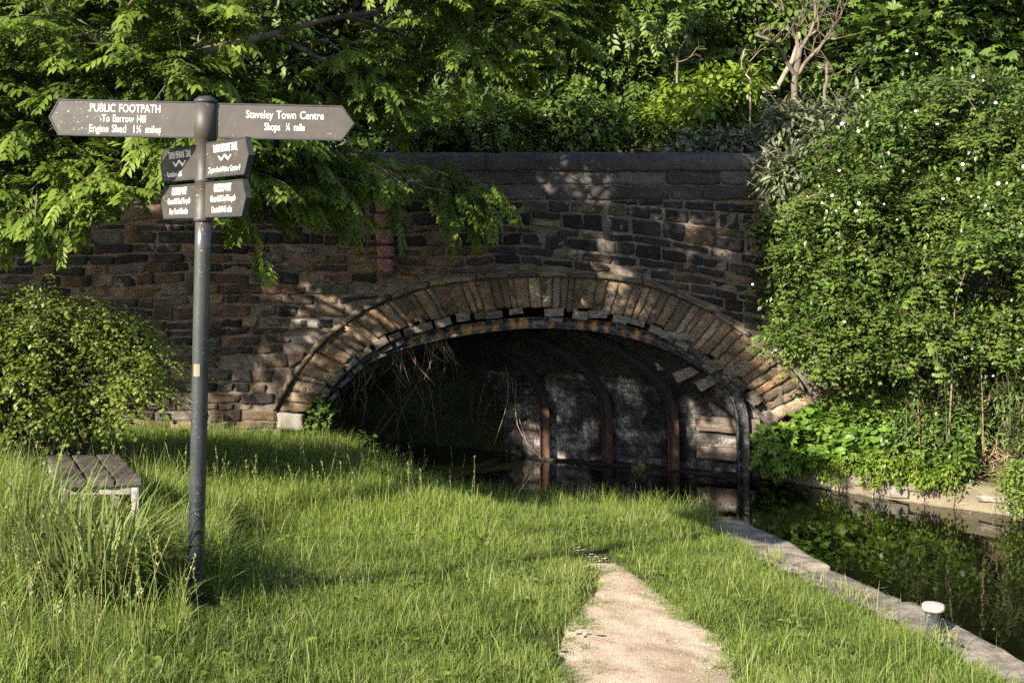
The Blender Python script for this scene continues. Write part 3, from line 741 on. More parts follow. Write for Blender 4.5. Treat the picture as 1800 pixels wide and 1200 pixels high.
# ------------------------------------------------------------------ bench
zs = 1.244; Df = 2 * F / 2 * (CZ - zs) / (842 - HY)
fl = np.array([-3.18, 8.04]); fr = np.array([-2.617, 8.04]); bl_ = np.array([-3.70, 9.06]); br_ = np.array([-3.13, 9.06])
bench = thing('bench', (-3.16, 8.55, .85), 'low backless bench of three dark planks half sunk in long grass', 'bench')
for k in range(3):
    a, b_ = fl + (fr - fl) * (k / 3 + .008), fl + (fr - fl) * ((k + 1) / 3 - .008); c_, d = bl_ + (br_ - bl_) * (k / 3 + .008), bl_ + (br_ - bl_) * ((k + 1) / 3 - .008)
    dv = (c_ + d) / 2 - (a + b_) / 2; sh = [(-.03, .0, .01)[k], 0]
    g = Geo(); cc = (a + b_ + c_ + d) / 4; L = np.linalg.norm(dv); ln = dv / L; wv_ = (b_ - a) / np.linalg.norm(b_ - a)
    box(g, (cc[0], cc[1] + sh[0], zs - .026), np.array([(wv_[0], wv_[1], 0), (ln[0], ln[1], 0), (0, 0, 1)]), (np.linalg.norm(b_ - a) / 2, L / 2, .026), .006, 9, .006)
    g.build('seat_plank', M['plank'], bench)
lw = norm(bl_ - fl)
for q_, (cA, cB) in ((.07, (fl, fr)), (1.06, (fl, fr))):
    for s_ in (.07, .95):
        c = cA + (cB - cA) * s_ + lw * q_; g = Geo(); box(g, (c[0], c[1], .95), np.array([(1, 0, 0), (0, 1, 0), (0, 0, 1)]), (.028, .03, .235), .005, 3, .004); g.build('leg', M['benchleg'], bench)
    c = (cA + cB) / 2 + lw * q_; g = Geo(); box(g, (c[0], c[1], 1.155), I3, (.22, .022, .03), .006, 4, .006); g.build('cross_rail', M['benchleg'], bench)

# ------------------------------------------------------------------ mooring bollard
bx, by = 2.83, 7.64; bo = thing('mooring_bollard', (bx, by, .31), 'small grey iron mooring bollard with chipped white cap on the canal edge', 'bollard')
g = Geo(); lathe(g, [(.060, -.03), (.056, .0), (.052, .04), (.052, .11), (.058, .128), (.07, .136)], bx, by, .31, 28); g.build('stem', M['boll_grey'], bo, True)
g = Geo(); lathe(g, [(.066, .134), (.073, .140), (.075, .152), (.074, .168), (.066, .177), (.03, .180), (.005, .180)], bx, by, .31, 28); g.build('cap', M['boll_white'], bo, True)

#PLANTS
# ------------------------------------------------------------------ leaf shapes
def T_leaf(w=.45, fold=.08, droop=.12):
    V = np.array([(0, 0, 0), (-w * .42, .30, fold), (-w * .36, .66, fold - droop * .5), (0, 1, -droop), (w * .36, .66, fold - droop * .5), (w * .42, .30, fold), (0, .5, -droop * .2)])
    return V, np.array([(0, 6, 1), (6, 2, 1), (6, 3, 2), (0, 5, 6), (6, 5, 4), (6, 4, 3)])
def T_small(w=.6, fold=.12):
    V = np.array([(0, 0, 0), (-w / 2, .5, fold), (0, 1, 0), (w / 2, .5, fold)])
    return V, np.array([(0, 2, 1), (0, 3, 2)])
def T_pinnate(pairs=4, ll=.42, w=.13, droop=.22, full=True, fwd=.55):
    Vs, Fs, n = [], [], 0
    base = T_leaf(w / ll * 1.6, .05, .18) if full else T_small(w / ll * 1.3, .06)
    items = [(0., 1 - ll * .55, 1.05)]
    for i in range(pairs):
        t = .18 + .62 * i / max(pairs - 1, 1)
        items += [(-1, t, 1 - .25 * abs(t - .55)), (1, t, 1 - .25 * abs(t - .55))]
    for s, t, k in items:
        V = base[0] * np.array([ll * k, ll * k, ll * k]); a = s * 1.0 * (1 - fwd * .35)
        ca, sa = math.cos(a), math.sin(a)
        V = np.c_[V[:, 0] * ca + V[:, 1] * sa, -V[:, 0] * sa + V[:, 1] * ca, V[:, 2] - .30 * V[:, 1] * abs(s)]
        V = V + np.array([0, t, -droop * t * t]); Vs.append(V); Fs.append(base[1] + n); n += len(V)
    r = np.array([(-.008, 0, 0), (.008, 0, 0), (.006, .5, -droop * .25), (-.006, .5, -droop * .25), (.004, .9, -droop * .8), (-.004, .9, -droop * .8)])
    Vs.append(r); Fs.append(np.array([(0, 1, 2), (0, 2, 3), (3, 2, 4), (3, 4, 5)]) + n)
    return np.concatenate(Vs), np.concatenate(Fs)
def T_palm(k=5, w=.34):
    Vs, Fs = [(0, 0, 0)], []
    for i in range(k):
        a = (i - (k - 1) / 2) * .72; L = 1 - .12 * abs(i - (k - 1) / 2); c, s = math.cos(a), math.sin(a)
        def rot(x, y, z=0): return (x * c + y * s, -x * s + y * c + .15, z)
        n = len(Vs); Vs += [rot(-w / 2 * L, .45 * L, .05), rot(0, .8 * L, -.05), rot(w / 2 * L, .45 * L, .05)]
        Fs += [(0, n + 1, n), (0, n + 2, n + 1)]
    return np.array(Vs), np.array(Fs)
def T_fan():
    a = np.linspace(-2.7, 2.7, 12); r = np.array([.50, .42, .56, .46, .60, .50, .50, .60, .46, .56, .42, .50])
    V = [(0, .12, 0)] + [(r_ * math.sin(t_), .5 + r_ * math.cos(t_), .06 * math.cos(3 * t_)) for t_, r_ in zip(a, r)]
    return np.array(V), np.array([(0, i + 2, i + 1) for i in range(11)])

def frames(f, up):
    f = norm(f); x = norm(np.cross(f, up)); z = np.cross(x, f); return np.stack([x, f, z], -1)
def scatter(g, T, pos, R, sc, tint):
    V0, F0 = T; N = len(pos); k = len(V0)
    V = np.einsum('nij,kj->nki', R, V0) * np.asarray(sc).reshape(-1, 1, 1) + pos[:, None]
    Fs = (F0[None] + (np.arange(N) * k)[:, None, None]).reshape(-1, 3)
    g.add(V.reshape(-1, 3), Fs, tint=np.repeat(np.clip(tint, 0, 1), k))
def rdir(n):
    return norm(rng.normal(size=(n, 3)))

def clump_crown(g, T, clumps, per, size, droop=.4, squash=.75, shell=.45, tint0=.45, tvar=.16, out=1.0):
    """leaves spread through each clump's volume, denser towards its skin; clumps: rows x y z r"""
    c = np.asarray(clumps); n = np.maximum((per * (c[:, 3] / c[:, 3].mean()) ** 2).astype(int), 4)
    idx = np.repeat(np.arange(len(c)), n); N = len(idx); d = rdir(N)
    r = c[idx, 3] * (shell + (1 - shell) * rng.random(N) ** .6) * (1 + .28 * rng.normal(size=N).clip(-1, 1.6))
    off = d * r[:, None]; off[:, 2] *= squash
    pos = c[idx, :3] + off
    f = d * out + rdir(N) * .7 + np.array([0, 0, -droop]); up = np.array([0, 0, 1.0]) + rdir(N) * .55 + d * .45
    ct = rng.normal(0, tvar * .7, len(c))
    scatter(g, T, pos, frames(f, up), size * rng.uniform(.65, 1.3, N), tint0 + ct[idx] + rng.normal(0, tvar, N))

def sprays(g, gt, T, clumps, twigs, nodes, L, size, bias, droop=.35, tint0=.45, tvar=.15, tr=.006, spread=.8):
    """leafy twigs: opposite leaves along short drooping shoots"""
    c = np.asarray(clumps); K = len(c) * twigs; idx = np.repeat(np.arange(len(c)), twigs)
    d = norm(rdir(K) * np.array([1, 1, .6]) * spread + np.asarray(bias)); st = c[idx, :3] + rdir(K) * (c[idx, 3:4] * .55)
    Lk = L * rng.uniform(.6, 1.25, K); side = norm(np.cross(d, np.array([0, 0, 1.0]) + rdir(K) * .3))
    ct = rng.normal(0, tvar * .8, len(c))
    for j in range(nodes):
        t = (j + .6) / nodes; base = st + d * (Lk * t)[:, None] + np.array([0, 0, -1]) * (droop * Lk * t * t)[:, None]
        for s in (-1, 1):
            f = d * .75 + side * s * rng.uniform(.5, 1.0, (K, 1)) + np.array([0, 0, -.25 - droop * .9]) + rdir(K) * .25
            up = np.array([0, 0, 1.0]) + rdir(K) * .35
            scatter(g, T, base, frames(f, up), size * rng.uniform(.7, 1.2, K) * (1.05 - .3 * abs(t - .5)), tint0 + ct[idx] + .10 * t + rng.normal(0, tvar, K))
    end = st + d * Lk[:, None] + np.array([0, 0, -1]) * (droop * Lk)[:, None]
    scatter(g, T, end, frames(d + np.array([0, 0, -droop * 1.6]) + rdir(K) * .2, np.array([0, 0, 1.0]) + rdir(K) * .3), size * rng.uniform(.8, 1.2, K), tint0 + .15 + ct[idx] + rng.normal(0, tvar, K))
    if gt is not None:
        for k in range(K):
            tt = np.linspace(0, 1, 4)[:, None]; tube(gt, st[k] + d[k] * Lk[k] * tt + np.array([0, 0, -1]) * droop * Lk[k] * tt ** 2, np.linspace(tr, tr * .4, 4), 4)

def limb(g, pts, r0, r1, sides=7, n=None, wig=.03):
    n = n or max(6, 4 * len(pts)); p = catmull(pts, n); p = p + np.stack([fbm(p + s_, .9, 3) for s_ in (0, 9, 21)], 1) * wig * np.linspace(0, 1, n)[:, None]
    tube(g, p, np.linspace(r0, r1, n), sides); return p

def trunk_and_limbs(g, base, top, clumps, r0, every=2, sides=8, start=.35):
    base, top = np.asarray(base, float), np.asarray(top, float)
    mid = (base + top) / 2 + np.append(rng.normal(0, .25, 2), 0)
    tk = limb(g, [base - np.array([0, 0, .4]), base + (mid - base) * .5, mid, top], r0, r0 * .25, sides, 16, .1)
    for c in np.asarray(clumps)[::every]:
        h = np.clip((c[2] - base[2]) / max(top[2] - base[2], .1) - .25, start, .95); a = tk[int(h * 15)]
        b_ = c[:3]; m_ = a + (b_ - a) * .5 + np.array([0, 0, .12 * np.linalg.norm(b_ - a)]) + rng.normal(0, .1, 3)
        limb(g, [a, m_, b_], r0 * .30 * rng.uniform(.6, 1.1), .008, 5, 8, .12)

def blob(cx, cy, d, rx, ry, rd, n, r, zmin=None):
    """clump centres through an ellipsoid whose outline covers a pixel ellipse at distance d"""
    out = []; c = P(cx, cy, d); R = np.array([rx * d / F, rd, ry * d / F])
    while len(out) < n:
        u = rdir(1)[0] * rng.random() ** (1 / 2.2); p = c + u * R
        if zmin is not None and p[2] < zmin: continue
        out.append([*p, r * rng.uniform(.7, 1.3)])
    return np.array(out)

def gz(x, y): return float(ground_z(np.array([x]), np.array([y]))[0])

# ------------------------------------------------------------------ the big ash on the left
ASHL = T_pinnate(4, .40, .115, .26)
AD = lambda x: np.interp(x, [-400, 300, 650, 1000], [8.0, 8.0, 9.6, 12.4])
xk = [-700, 0, 60, 130, 200, 260, 300, 360, 430, 500, 560, 610, 650, 690, 720, 760, 860, 960, 1060, 1100]
yk = [390, 415, 395, 370, 335, 305, 290, 320, 350, 345, 360, 368, 312, 238, 200, 150, 140, 120, 80, 35]
cl = []
def sep_ok(p, cl, d): return all((p[0] - q_[0]) ** 2 + (p[1] - q_[1]) ** 2 + (p[2] - q_[2]) ** 2 > d * d for q_ in cl)
tries = 0
while len(cl) < 400 and tries < 32000:
    tries += 1
    x = rng.uniform(-150, 1080); yb = np.interp(x, xk, yk); y = rng.uniform(np.interp(x, [-400, 200, 600, 1000], [-330, -250, -140, -60]), yb - 22)
    if 188 < x < 330 and 262 < y < 395: continue
    d = AD(x) + (rng.uniform(-.4, .9) if y > yb - 120 else rng.uniform(-.2, 2.2))
    p = P(x, y, d)
    if sep_ok(p, cl, .31): cl.append([*p, .26])
SD = np.array(sun_dir)
LIT = [(.3, 14.4, 3.95, .35), (2.2, 14.4, 3.6, .4), (2.6, 14.45, 3.2, .4), (1.9, 14.45, 3.1, .4), (-.1, 14.45, 3.3, .35), (.9, 14.45, 3.3, .35), (2.9, 14.4, 4.0, .35), (2.5, 14.95, .75, .7), (2.9, 14.75, .5, .5), (3.55, 14.45, 1.2, .8), (3.3, 14.45, 1.65, .6), (3.6, 14.45, .8, .6), (2.7, 14.45, 2.1, .5), (.1, 14.45, 2.6, .5), (1.2, 14.45, 2.95, .5), (1.35, 14.45, 2.45, .5), (-.9, 14.45, 2.3, .4),
       (-2.8, 14.45, 2.75, .6), (-2.4, 14.45, 2.25, .5), (-2.9, 14.45, 1.9, .55), (-1.6, 14.45, 1.9, .4), (.95, 14.4, 3.95, .45), (1.8, 14.4, 3.75, .4), (-4.7, 14.4, 3.75, .6), (-3.3, 14.45, 1.0, .45), (-4.0, 9.5, 2.05, .8), (-3.5, 9.5, 1.95, .8), (-4.4, 9.5, 2.1, .8), (-3.1, 9.7, 1.7, .7), (-4.0, 9.3, 1.5, .7), (1.65, 15.0, .1, .4)]
def clear_rays(c):  # opens gaps in the crown along sun rays, shaping the dapples
    c = np.asarray(c); keep = np.ones(len(c), bool)
    for x_, y_, z_, r_ in LIT:
        v = c[:, :3] - np.array([x_, y_, z_]); t_ = v @ SD; keep &= ~((np.linalg.norm(v - t_[:, None] * SD, axis=1) < r_ * .84) & (t_ < 0))
    return c[keep]
ash_low = clear_rays(cl)
hi = []; tries = 0  # unseen upper clumps, added and laid out to cast shade on the bridge
while len(hi) < 290 and tries < 5000:
    tries += 1
    p = np.array([rng.uniform(-12.0, .4), rng.uniform(9.2, 12.0), rng.uniform(4.9, 8.0)])
    if p[0] * .72 - p[1] * .695 > -8.05 or (p[0] > -6.5 and p[2] < 5.35 + .22 * (p[1] - 9)): continue
    if rng.random() > .30 + .7 * (wob(p[0], p[2], 1.9, 3.) > -.08): continue
    if sep_ok(p, hi, .46): hi.append([*p, .42])
hi = clear_rays(hi)
ash = thing('ash_tree', (-5.4, 10.0, .85), 'big ash tree with long drooping feathery leaves overhanging the fingerpost and bridge', 'tree')
gt = Geo(); tb = np.array([-5.4, 10.0, .8])
tk = limb(gt, [tb - [0, 0, .4], (-5.3, 10.0, 2.0), (-5.0, 9.8, 3.6), (-5.1, 9.7, 6.0), (-4.9, 9.5, 8.6)], .26, .08, 12, 24, .08)
Lm = []
for pts, r0 in (([(-160, 300, 9.6), (20, 205, 9.3), (90, 140, 9.2), (150, 105, 9.1), (185, 75, 9.0), (260, -40, 8.9)], .075),
                ([(90, 140, 9.2), (130, 134, 9.15), (165, 140, 9.1), (210, 158, 9.0)], .028),
                ([(90, 140, 9.2), (65, 90, 9.2), (68, 40, 9.2), (50, -30, 9.2)], .03),
                ([(-160, 250, 9.5), (120, 210, 9.0), (285, 165, 8.7), (325, 100, 8.5), (350, 75, 8.4), (392, 55, 8.3)], .045),
                ([(330, 95, 8.5), (370, 84, 8.5), (412, 80, 8.4)], .018), ([(350, 78, 8.4), (352, 40, 8.5), (345, 10, 8.5)], .018),
                ([(285, 165, 8.7), (340, 160, 8.5), (400, 143, 8.3), (470, 135, 8.1)], .022),
                ([(325, 100, 8.6), (480, 60, 8.9), (600, 30, 9.1), (690, 55, 9.2), (745, 78, 9.2), (772, 115, 9.2)], .04),
                ([(600, 30, 9.1), (760, 10, 9.4), (900, 30, 9.6), (1050, 90, 9.8)], .032),
                ([(480, 60, 8.9), (620, 130, 8.8), (680, 135, 8.8), (700, 145, 8.8)], .026),
                ([(285, 165, 8.9), (450, 215, 8.5), (560, 260, 8.4), (650, 280, 8.4), (676, 283, 8.4), (718, 318, 9.3), (735, 345, 10.5), (770, 368, 11.6), (800, 385, 11.6)], .034),
                ([(718, 318, 8.5), (750, 330, 8.5), (790, 335, 8.6)], .012), ([(450, 215, 8.5), (470, 290, 8.2), (492, 318, 8.1), (560, 338, 8.0)], .016),
                ([(560, 260, 8.4), (600, 300, 8.2), (640, 296, 8.2), (668, 272, 8.2)], .016), ([(-160, 320, 9.4), (-20, 330, 8.6), (80, 350, 8.2), (150, 365, 8.0)], .03)):
    q_ = [P(x_, y_, d_ - 8.5 + AD(x_) + .75) for x_, y_, d_ in pts]
    if pts[0][0] == -160: q_ = [tk[8] if pts[0][1] > 280 else tk[11]] + q_
    limb(gt, q_, r0, max(r0 * .3, .006), 7, None, .03)
for c in ash_low[::3]:
    a = tk[rng.integers(9, 20)] if c[0] < -3.0 else c[:3] + np.array([-.5, .35, .25])
    limb(gt, [a, (a + c[:3]) / 2 + np.array([0, 0, .12]), c[:3]], .014, .006, 5, 7, .06)
for c in hi[::2]:
    a = tk[rng.integers(12, 23)]; limb(gt, [a, (a + c[:3]) / 2 + np.array([0, 0, .3]), c[:3]], .035, .01, 5, 8, .1)
g = Geo()
sprays(g, gt, ASHL, ash_low, 8, 3, .38, .205, (.32, -.45, .12), .26, .46, .16, .005)
clump_crown(g, ASHL, ash_low[rng.random(len(ash_low)) < .8], 14, .20, .35, .8, .2, .35, .12)
clump_crown(g, ASHL, hi, 55, .33, .5, .8, .2, .4, .12)
g2 = np.array([[*P(rng.uniform(735, 850), rng.uniform(290, 360), rng.uniform(13.2, 13.8)), .22] for _ in range(12)])
sprays(g, gt, T_pinnate(4, .40, .115, .26), g2, 3, 3, .36, .23, (.45, -.2, -.35), .5, .42, .13, .003)
gt.build('trunk', M['bark'], ash, True); g.build('crown', M['ash'], ash)

# ------------------------------------------------------------------ trees behind the bridge
def bgtree(name, label, blobs, T, per, size, mat, base, r0=.14, group=None, cat='tree', tint0=.45, every=2, bark='bark_dark', droop=.4, tvar=.16, spr=None, topk=.8):
    cl = np.concatenate([blob(*b_) for b_ in blobs])
    o = thing(name, base, label, cat, group); gt = Geo(); top = cl[:, :3].mean(0); top[2] = base[2] + (cl[:, 2].max() - base[2]) * topk
    trunk_and_limbs(gt, base, top, cl, r0, every); g = Geo()
    clump_crown(g, T, cl, per, size, droop, .75, .4, tint0, tvar)
    if spr: sprays(g, gt, T, cl, *spr)
    gt.build('trunk' if r0 > .04 else 'stem', M[bark], o, True); g.build('crown' if cat == 'tree' else 'foliage', M[mat], o); return o
PIN = T_pinnate(4, .36, .12, .3, False); BROAD = T_leaf(.6, .06, .15); PALM = T_palm()
def bpt(x, d): X = (x - CX) / F * d; return np.array([X, d, gz(X, d)])
bgtree('ash_tree', 'tall drooping ash tree behind the middle of the bridge parapet', [(1060, 60, 19, 130, 180, 1.4, 46, .42), (960, 130, 19.5, 120, 110, 1.2, 26, .42)], PIN, 90, .36, 'mid', bpt(1085, 19.4), .15, tint0=.5)
bgtree('elder_bush', 'bright yellow green elder bush standing above the bridge parapet', [(1255, 190, 17.2, 100, 62, .9, 26, .30), (1190, 205, 17.2, 60, 40, .6, 10, .26)], BROAD, 130, .12, 'elder', bpt(1255, 17.4), .05, cat='bush', tint0=.55, bark='bark')
bgtree('alder_tree', 'mid green tree behind the bare dead trunk', [(1290, 40, 21.5, 150, 130, 1.6, 46, .5), (1440, 60, 22, 110, 150, 1.4, 34, .5)], BROAD, 170, .17, 'mid', bpt(1300, 21.6), .16, tint0=.6)
bgtree('sycamore_tree', 'broad leaved sycamore tree rising above the rose hedge', [(1640, 20, 18.5, 190, 120, 1.6, 60, .48), (1540, 120, 18, 110, 80, 1.2, 30, .42), (1800, 60, 18.5, 110, 140, 1.5, 36, .46)], PALM, 110, .17, 'syc', bpt(1640, 18.8), .18, tint0=.5, droop=.3)
bgtree('ivy_clad_tree', 'dark shaded tree behind the ash, above the painted pilaster', [(760, 90, 18.5, 190, 190, 1.5, 60, .5), (600, 60, 19, 160, 170, 1.5, 40, .5)], BROAD, 150, .16, 'woods', bpt(740, 18.8), .17, tint0=.4)
bgtree('lime_tree', 'dark tree in the upper left corner behind the ash limbs', [(120, 40, 17, 230, 190, 1.6, 70, .5), (380, 60, 17.5, 170, 190, 1.5, 50, .5), (60, 240, 16.5, 200, 120, 1.0, 36, .45)], BROAD, 150, .16, 'woods', bpt(150, 17.2), .18, tint0=.45)
bgtree('rowan_bush', 'shaded leafy bush peeping over the parapet near the ash bough', [(830, 225, 17.0, 130, 55, .8, 26, .32)], PIN, 80, .26, 'mid', bpt(830, 17.0), .05, cat='bush', tint0=.5)
bgtree('hazel_bush', 'low green bush above the parapet, left of the elder', [(1040, 220, 17.0, 110, 55, .8, 24, .32)], BROAD, 120, .11, 'mid', bpt(1050, 17.0), .05, cat='bush', tint0=.62)
bgtree('nettle_bed', 'pale nettles along the parapet top beside the elder', [(1250, 255, 15.7, 95, 22, .45, 26, .17)], T_leaf(.5, .05, .2), 95, .085, 'budd', bpt(1250, 15.8), .012, cat='plant', tint0=.45, every=1, bark='twig', topk=.5)
bu = bgtree('buddleia_bush', 'grey green buddleia bush with pale upright shoots at the end of the parapet', [(1420, 230, 14.6, 85, 60, .7, 30, .24), (1370, 300, 14.2, 40, 60, .4, 12, .2)], T_leaf(.32, .05, .25), 110, .15, 'budd', bpt(1430, 14.8), .04, cat='bush', tint0=.3, bark='twig', spr=(2, 4, .45, .13, (.0, -.1, .7), .05, .62, .14, .006))

# far wood as one mass
g = Geo(); far = []
for _ in range(420):
    d = rng.uniform(25, 36); x = rng.uniform(-500, 2300); y = rng.uniform(-260, 300); far.append([*P(x, y, d), rng.uniform(.8, 1.4)])
far = np.array(far); far[:, 2] = np.maximum(far[:, 2], ground_z(far[:, 0], far[:, 1]) + .4)
clump_crown(g, T_leaf(.65, .05, .15), far, 230, .36, .4, .8, .3, .35, .2)
o = g.build('distant_woods', M['woods'], None); kind(o, 'stuff'); tag(o, 'dark mass of distant woodland filling the top of the view', 'woodland')

# dead trees
def deadtree(label, limbs, d, mat='deadwood', name='dead_tree', twigs=0, twsrc=()):
    b_ = P(*limbs[0][0][0], d); o = thing(name, b_, label, 'tree'); g = Geo()
    pts0 = [P(*p, d) for p in limbs[0][0]]; gzz = gz(pts0[0][0], d); pts0 = [np.array([pts0[0][0], d, gzz - .2])] + pts0
    limb(g, pts0, limbs[0][1] * .78, limbs[0][2] * .78, 8, None, .03); g.build('trunk', M[mat], o, True)
    for pts, r0, r1 in limbs[1:]:
        g = Geo(); q_ = [P(x, y, d + dd) for (x, y), dd in zip(pts, np.cumsum(np.r_[0, rng.normal(0, .12, len(pts) - 1)]))]; q_ = limb(g, q_, r0 * .72, r1 * .7, 6, None, .06)
        for _ in range(twigs):
            a = q_[rng.integers(len(q_) // 3, len(q_))]; v = np.array([rng.normal(0, .25), rng.normal(0, .15), rng.uniform(.1, .6)]) * rng.uniform(.5, 1.1); e_ = limb(g, [a, a + v * .5 + rng.normal(0, .05, 3), a + v], .008, .003, 4, 6, .05)
            for _k in range(2): a2 = e_[rng.integers(2, 5)]; limb(g, [a2, a2 + rng.normal(0, .1, 3) + v * .25], .004, .002, 3, 4, .02)
        g.build('limb', M[mat], o, True)
deadtree('bare brown dead tree with a forked crown rising behind the buddleia',
         [([(1397, 175), (1399, 140), (1403, 100), (1404, 84)], .085, .062), ([(1400, 135), (1385, 112), (1370, 88), (1350, 72), (1326, 63)], .055, .03),
          ([(1403, 132), (1418, 108), (1440, 84), (1452, 68), (1470, 67)], .05, .03), ([(1404, 90), (1398, 66), (1392, 42), (1372, 20)], .05, .015),
          ([(1406, 88), (1420, 66), (1430, 40), (1432, 10), (1425, -15)], .042, .012), ([(1452, 70), (1464, 45), (1478, 20)], .025, .010), ([(1420, 66), (1438, 50), (1436, 20), (1445, -5)], .02, .01), ([(1404, 84), (1400, 50), (1410, 20), (1405, -10)], .018, .008)], 17.3, twigs=7)
deadtree('pale leaning barkless trunk crossing behind the dead tree', [([(1335, 195), (1362, 160), (1392, 105), (1400, 80)], .07, .05), ([(1396, 92), (1418, 66), (1436, 52)], .04, .02)], 17.7, 'palewood', 'fallen_trunk')
deadtree('thin dead stem standing right of the dead tree', [([(1450, 178), (1456, 140), (1455, 108)], .045, .03), ([(1455, 110), (1445, 98), (1430, 92)], .02, .01), ([(1456, 140), (1468, 128), (1462, 120)], .012, .006)], 17.0, twigs=4)
deadtree('thin bare sapling among the elder leaves', [([(1318, 185), (1320, 150), (1310, 130)], .022, .016), ([(1310, 130), (1302, 112), (1305, 85)], .014, .006), ([(1311, 132), (1318, 115), (1312, 104)], .010, .005)], 16.4, 'palewood', twigs=1)
deadtree('small bare branching tree left of the elder bush', [([(1190, 140), (1192, 118), (1190, 100)], .03, .025), ([(1190, 105), (1180, 92), (1168, 84)], .02, .008), ([(1190, 100), (1196, 82), (1204, 72)], .02, .008), ([(1190, 110), (1205, 105), (1216, 98)], .014, .006)], 17.8, 'deadwood', twigs=2)

# ------------------------------------------------------------------ dog rose hedge on the right bank
HX = [1290, 1330, 1345, 1400, 1460, 1520, 1600, 1700, 1800, 2100]
HT = [480, 400, 320, 270, 220, 170, 130, 115, 135, 140]
HB = [500, 560, 590, 640, 660, 662, 650, 640, 660, 700]
hc = []; tries = 0
while len(hc) < 360 and tries < 30000:
    tries += 1
    x = rng.uniform(1290, 2080); y = rng.uniform(85, 700); r = rng.uniform(.16, .42); pr_ = r * 145
    if y < np.interp(x, HX, HT) + pr_ * .7 or y > np.interp(x, HX, HB) - pr_ * .5: continue
    if x < 1345 + pr_ * .5 + 50 * max(0, (330 - y) / 60) : continue
    if wob(x / 42., y / 36., 5.) < -.36: continue
    if math.hypot((x - 1725) / 75, (y - 515) / 55) < 1 or math.hypot((x - 1560) / 50, (y - 290) / 26) < 1: continue
    d = 14.0 - .0012 * (x - 1350) - .9 * sstep(150, 600, y) * sstep(1340, 1500, x) + rng.uniform(0, 1.2) ** 1.5 + .6 * wob(x / 60., y / 60., 1.)
    p = P(x, y, d)
    if d > YF - .25 - r * .6 and p[0] < 4.1: p = P(x, y, YF - .25 - r * .6)
    if sep_ok(p, hc, .26): hc.append([*p, r])
hc = np.array(hc)
rose = thing('rose_hedge', (5.2, 13.9, gz(5.2, 13.9)), 'tall tangled dog rose hedge dotted with white flowers beside the bridge', 'hedge')
g = Geo(); gt = Geo()
clump_crown(g, T_small(.62, .14), hc, 230, .070, .15, .8, .4, .48, .20, .8)
kk_ = hc[(np.array([wob(c[0] * 3, c[2] * 3, 1.) for c in hc]) > .25)]
clump_crown(g, BROAD, kk_, 45, .095, .3, .8, .6, .62, .14, .8)
sprays(g, gt, T_pinnate(2, .44, .24, .2, False), hc, 7, 3, .42, .125, (-.2, -.5, .2), .35, .52, .14, .004)
for c in hc[::3]:
    if c[0] < 4.5: continue
    b_ = np.array([c[0] + rng.normal(0, .3), min(c[1] + .8, 14.3 if c[0] < 4.1 else 30), 0]); b_[2] = gz(b_[0], b_[1]); limb(gt, [b_, (b_ + c[:3]) / 2 + np.array([0, .1, .4]), c[:3]], .014, .005, 5, 9, .1)
for _ in range(70):
    a = P(rng.uniform(1650, 1800), rng.uniform(450, 580), rng.uniform(13.0, 13.6)); v = np.array([rng.normal(0, .18), rng.normal(0, .1), rng.normal(.1, .2)]); limb(gt, [a, a + v * .5 + rng.normal(0, .05, 3), a + v], .006, .002, 4, 6, .05)
gt.build('stem', M['twig'], rose, True); g.build('foliage', M['rose'], rose)
fl_px = [(1417, 346), (1463, 344), (1445, 357), (1470, 371), (1453, 371), (1505, 371), (1510, 357), (1554, 359), (1549, 293), (1509, 231), (1594, 90), (1611, 95), (1711, 135), (1728, 142), (1727, 181),
         (1750, 181), (1799, 293), (1755, 323), (1770, 322), (1720, 347), (1707, 345), (1658, 350), (1737, 376), (1732, 361), (1684, 315), (1484, 565), (1653, 628), (1621, 641), (1697, 629), (1775, 623), (1746, 660), (1733, 661), (1475, 300), (1647, 219), (1692, 289), (1323, 500), (1610, 195), (1480, 218)]
fm = None
for k, (x, y) in enumerate(fl_px):
    best = 1e9
    for c in hc:
        sx, sy = CX + c[0] / c[1] * F, HY - (c[2] - CZ) / c[1] * F; rp = c[3] / c[1] * F
        q_ = (x - sx) ** 2 + (y - sy) ** 2
        if q_ < rp * rp * 1.2: best = min(best, c[1] - c[3] * math.sqrt(max(0, 1 - q_ / (rp * rp * 1.2))))
    if best > 1e8: best = 13.4
    p = P(x, y, best - .10)
    if fm is None:
        g = Geo()
        for a in np.arange(5) * 2 * np.pi / 5:
            ca, sa = math.cos(a), math.sin(a); V = np.array([(0, 0, 0), (-.016, .016, .004), (-.014, .032, .008), (0, .029, .010), (.014, .032, .008), (.016, .016, .004)])
            V = np.c_[V[:, 0] * ca - V[:, 1] * sa, V[:, 0] * sa + V[:, 1] * ca, V[:, 2]]; g.add(V * .62, np.array([(0, 5, 4), (0, 4, 3), (0, 3, 2), (0, 2, 1)]), tint=.5)
        o = g.build('flower', M['petal'], None); fm = o.data
    else: o = bpy.data.objects.new('flower', fm); COL.objects.link(o)
    o.parent = rose; o.location = [float(v) for v in p - np.array(rose.location)]
    nv = Vector((rng.normal(-.3, .35), -1, rng.normal(.35, .3))).normalized(); o.rotation_euler = nv.to_track_quat('Z', 'Y').to_euler(); s_ = rng.uniform(.5, 1.1); o.scale = (s_, s_, s_)

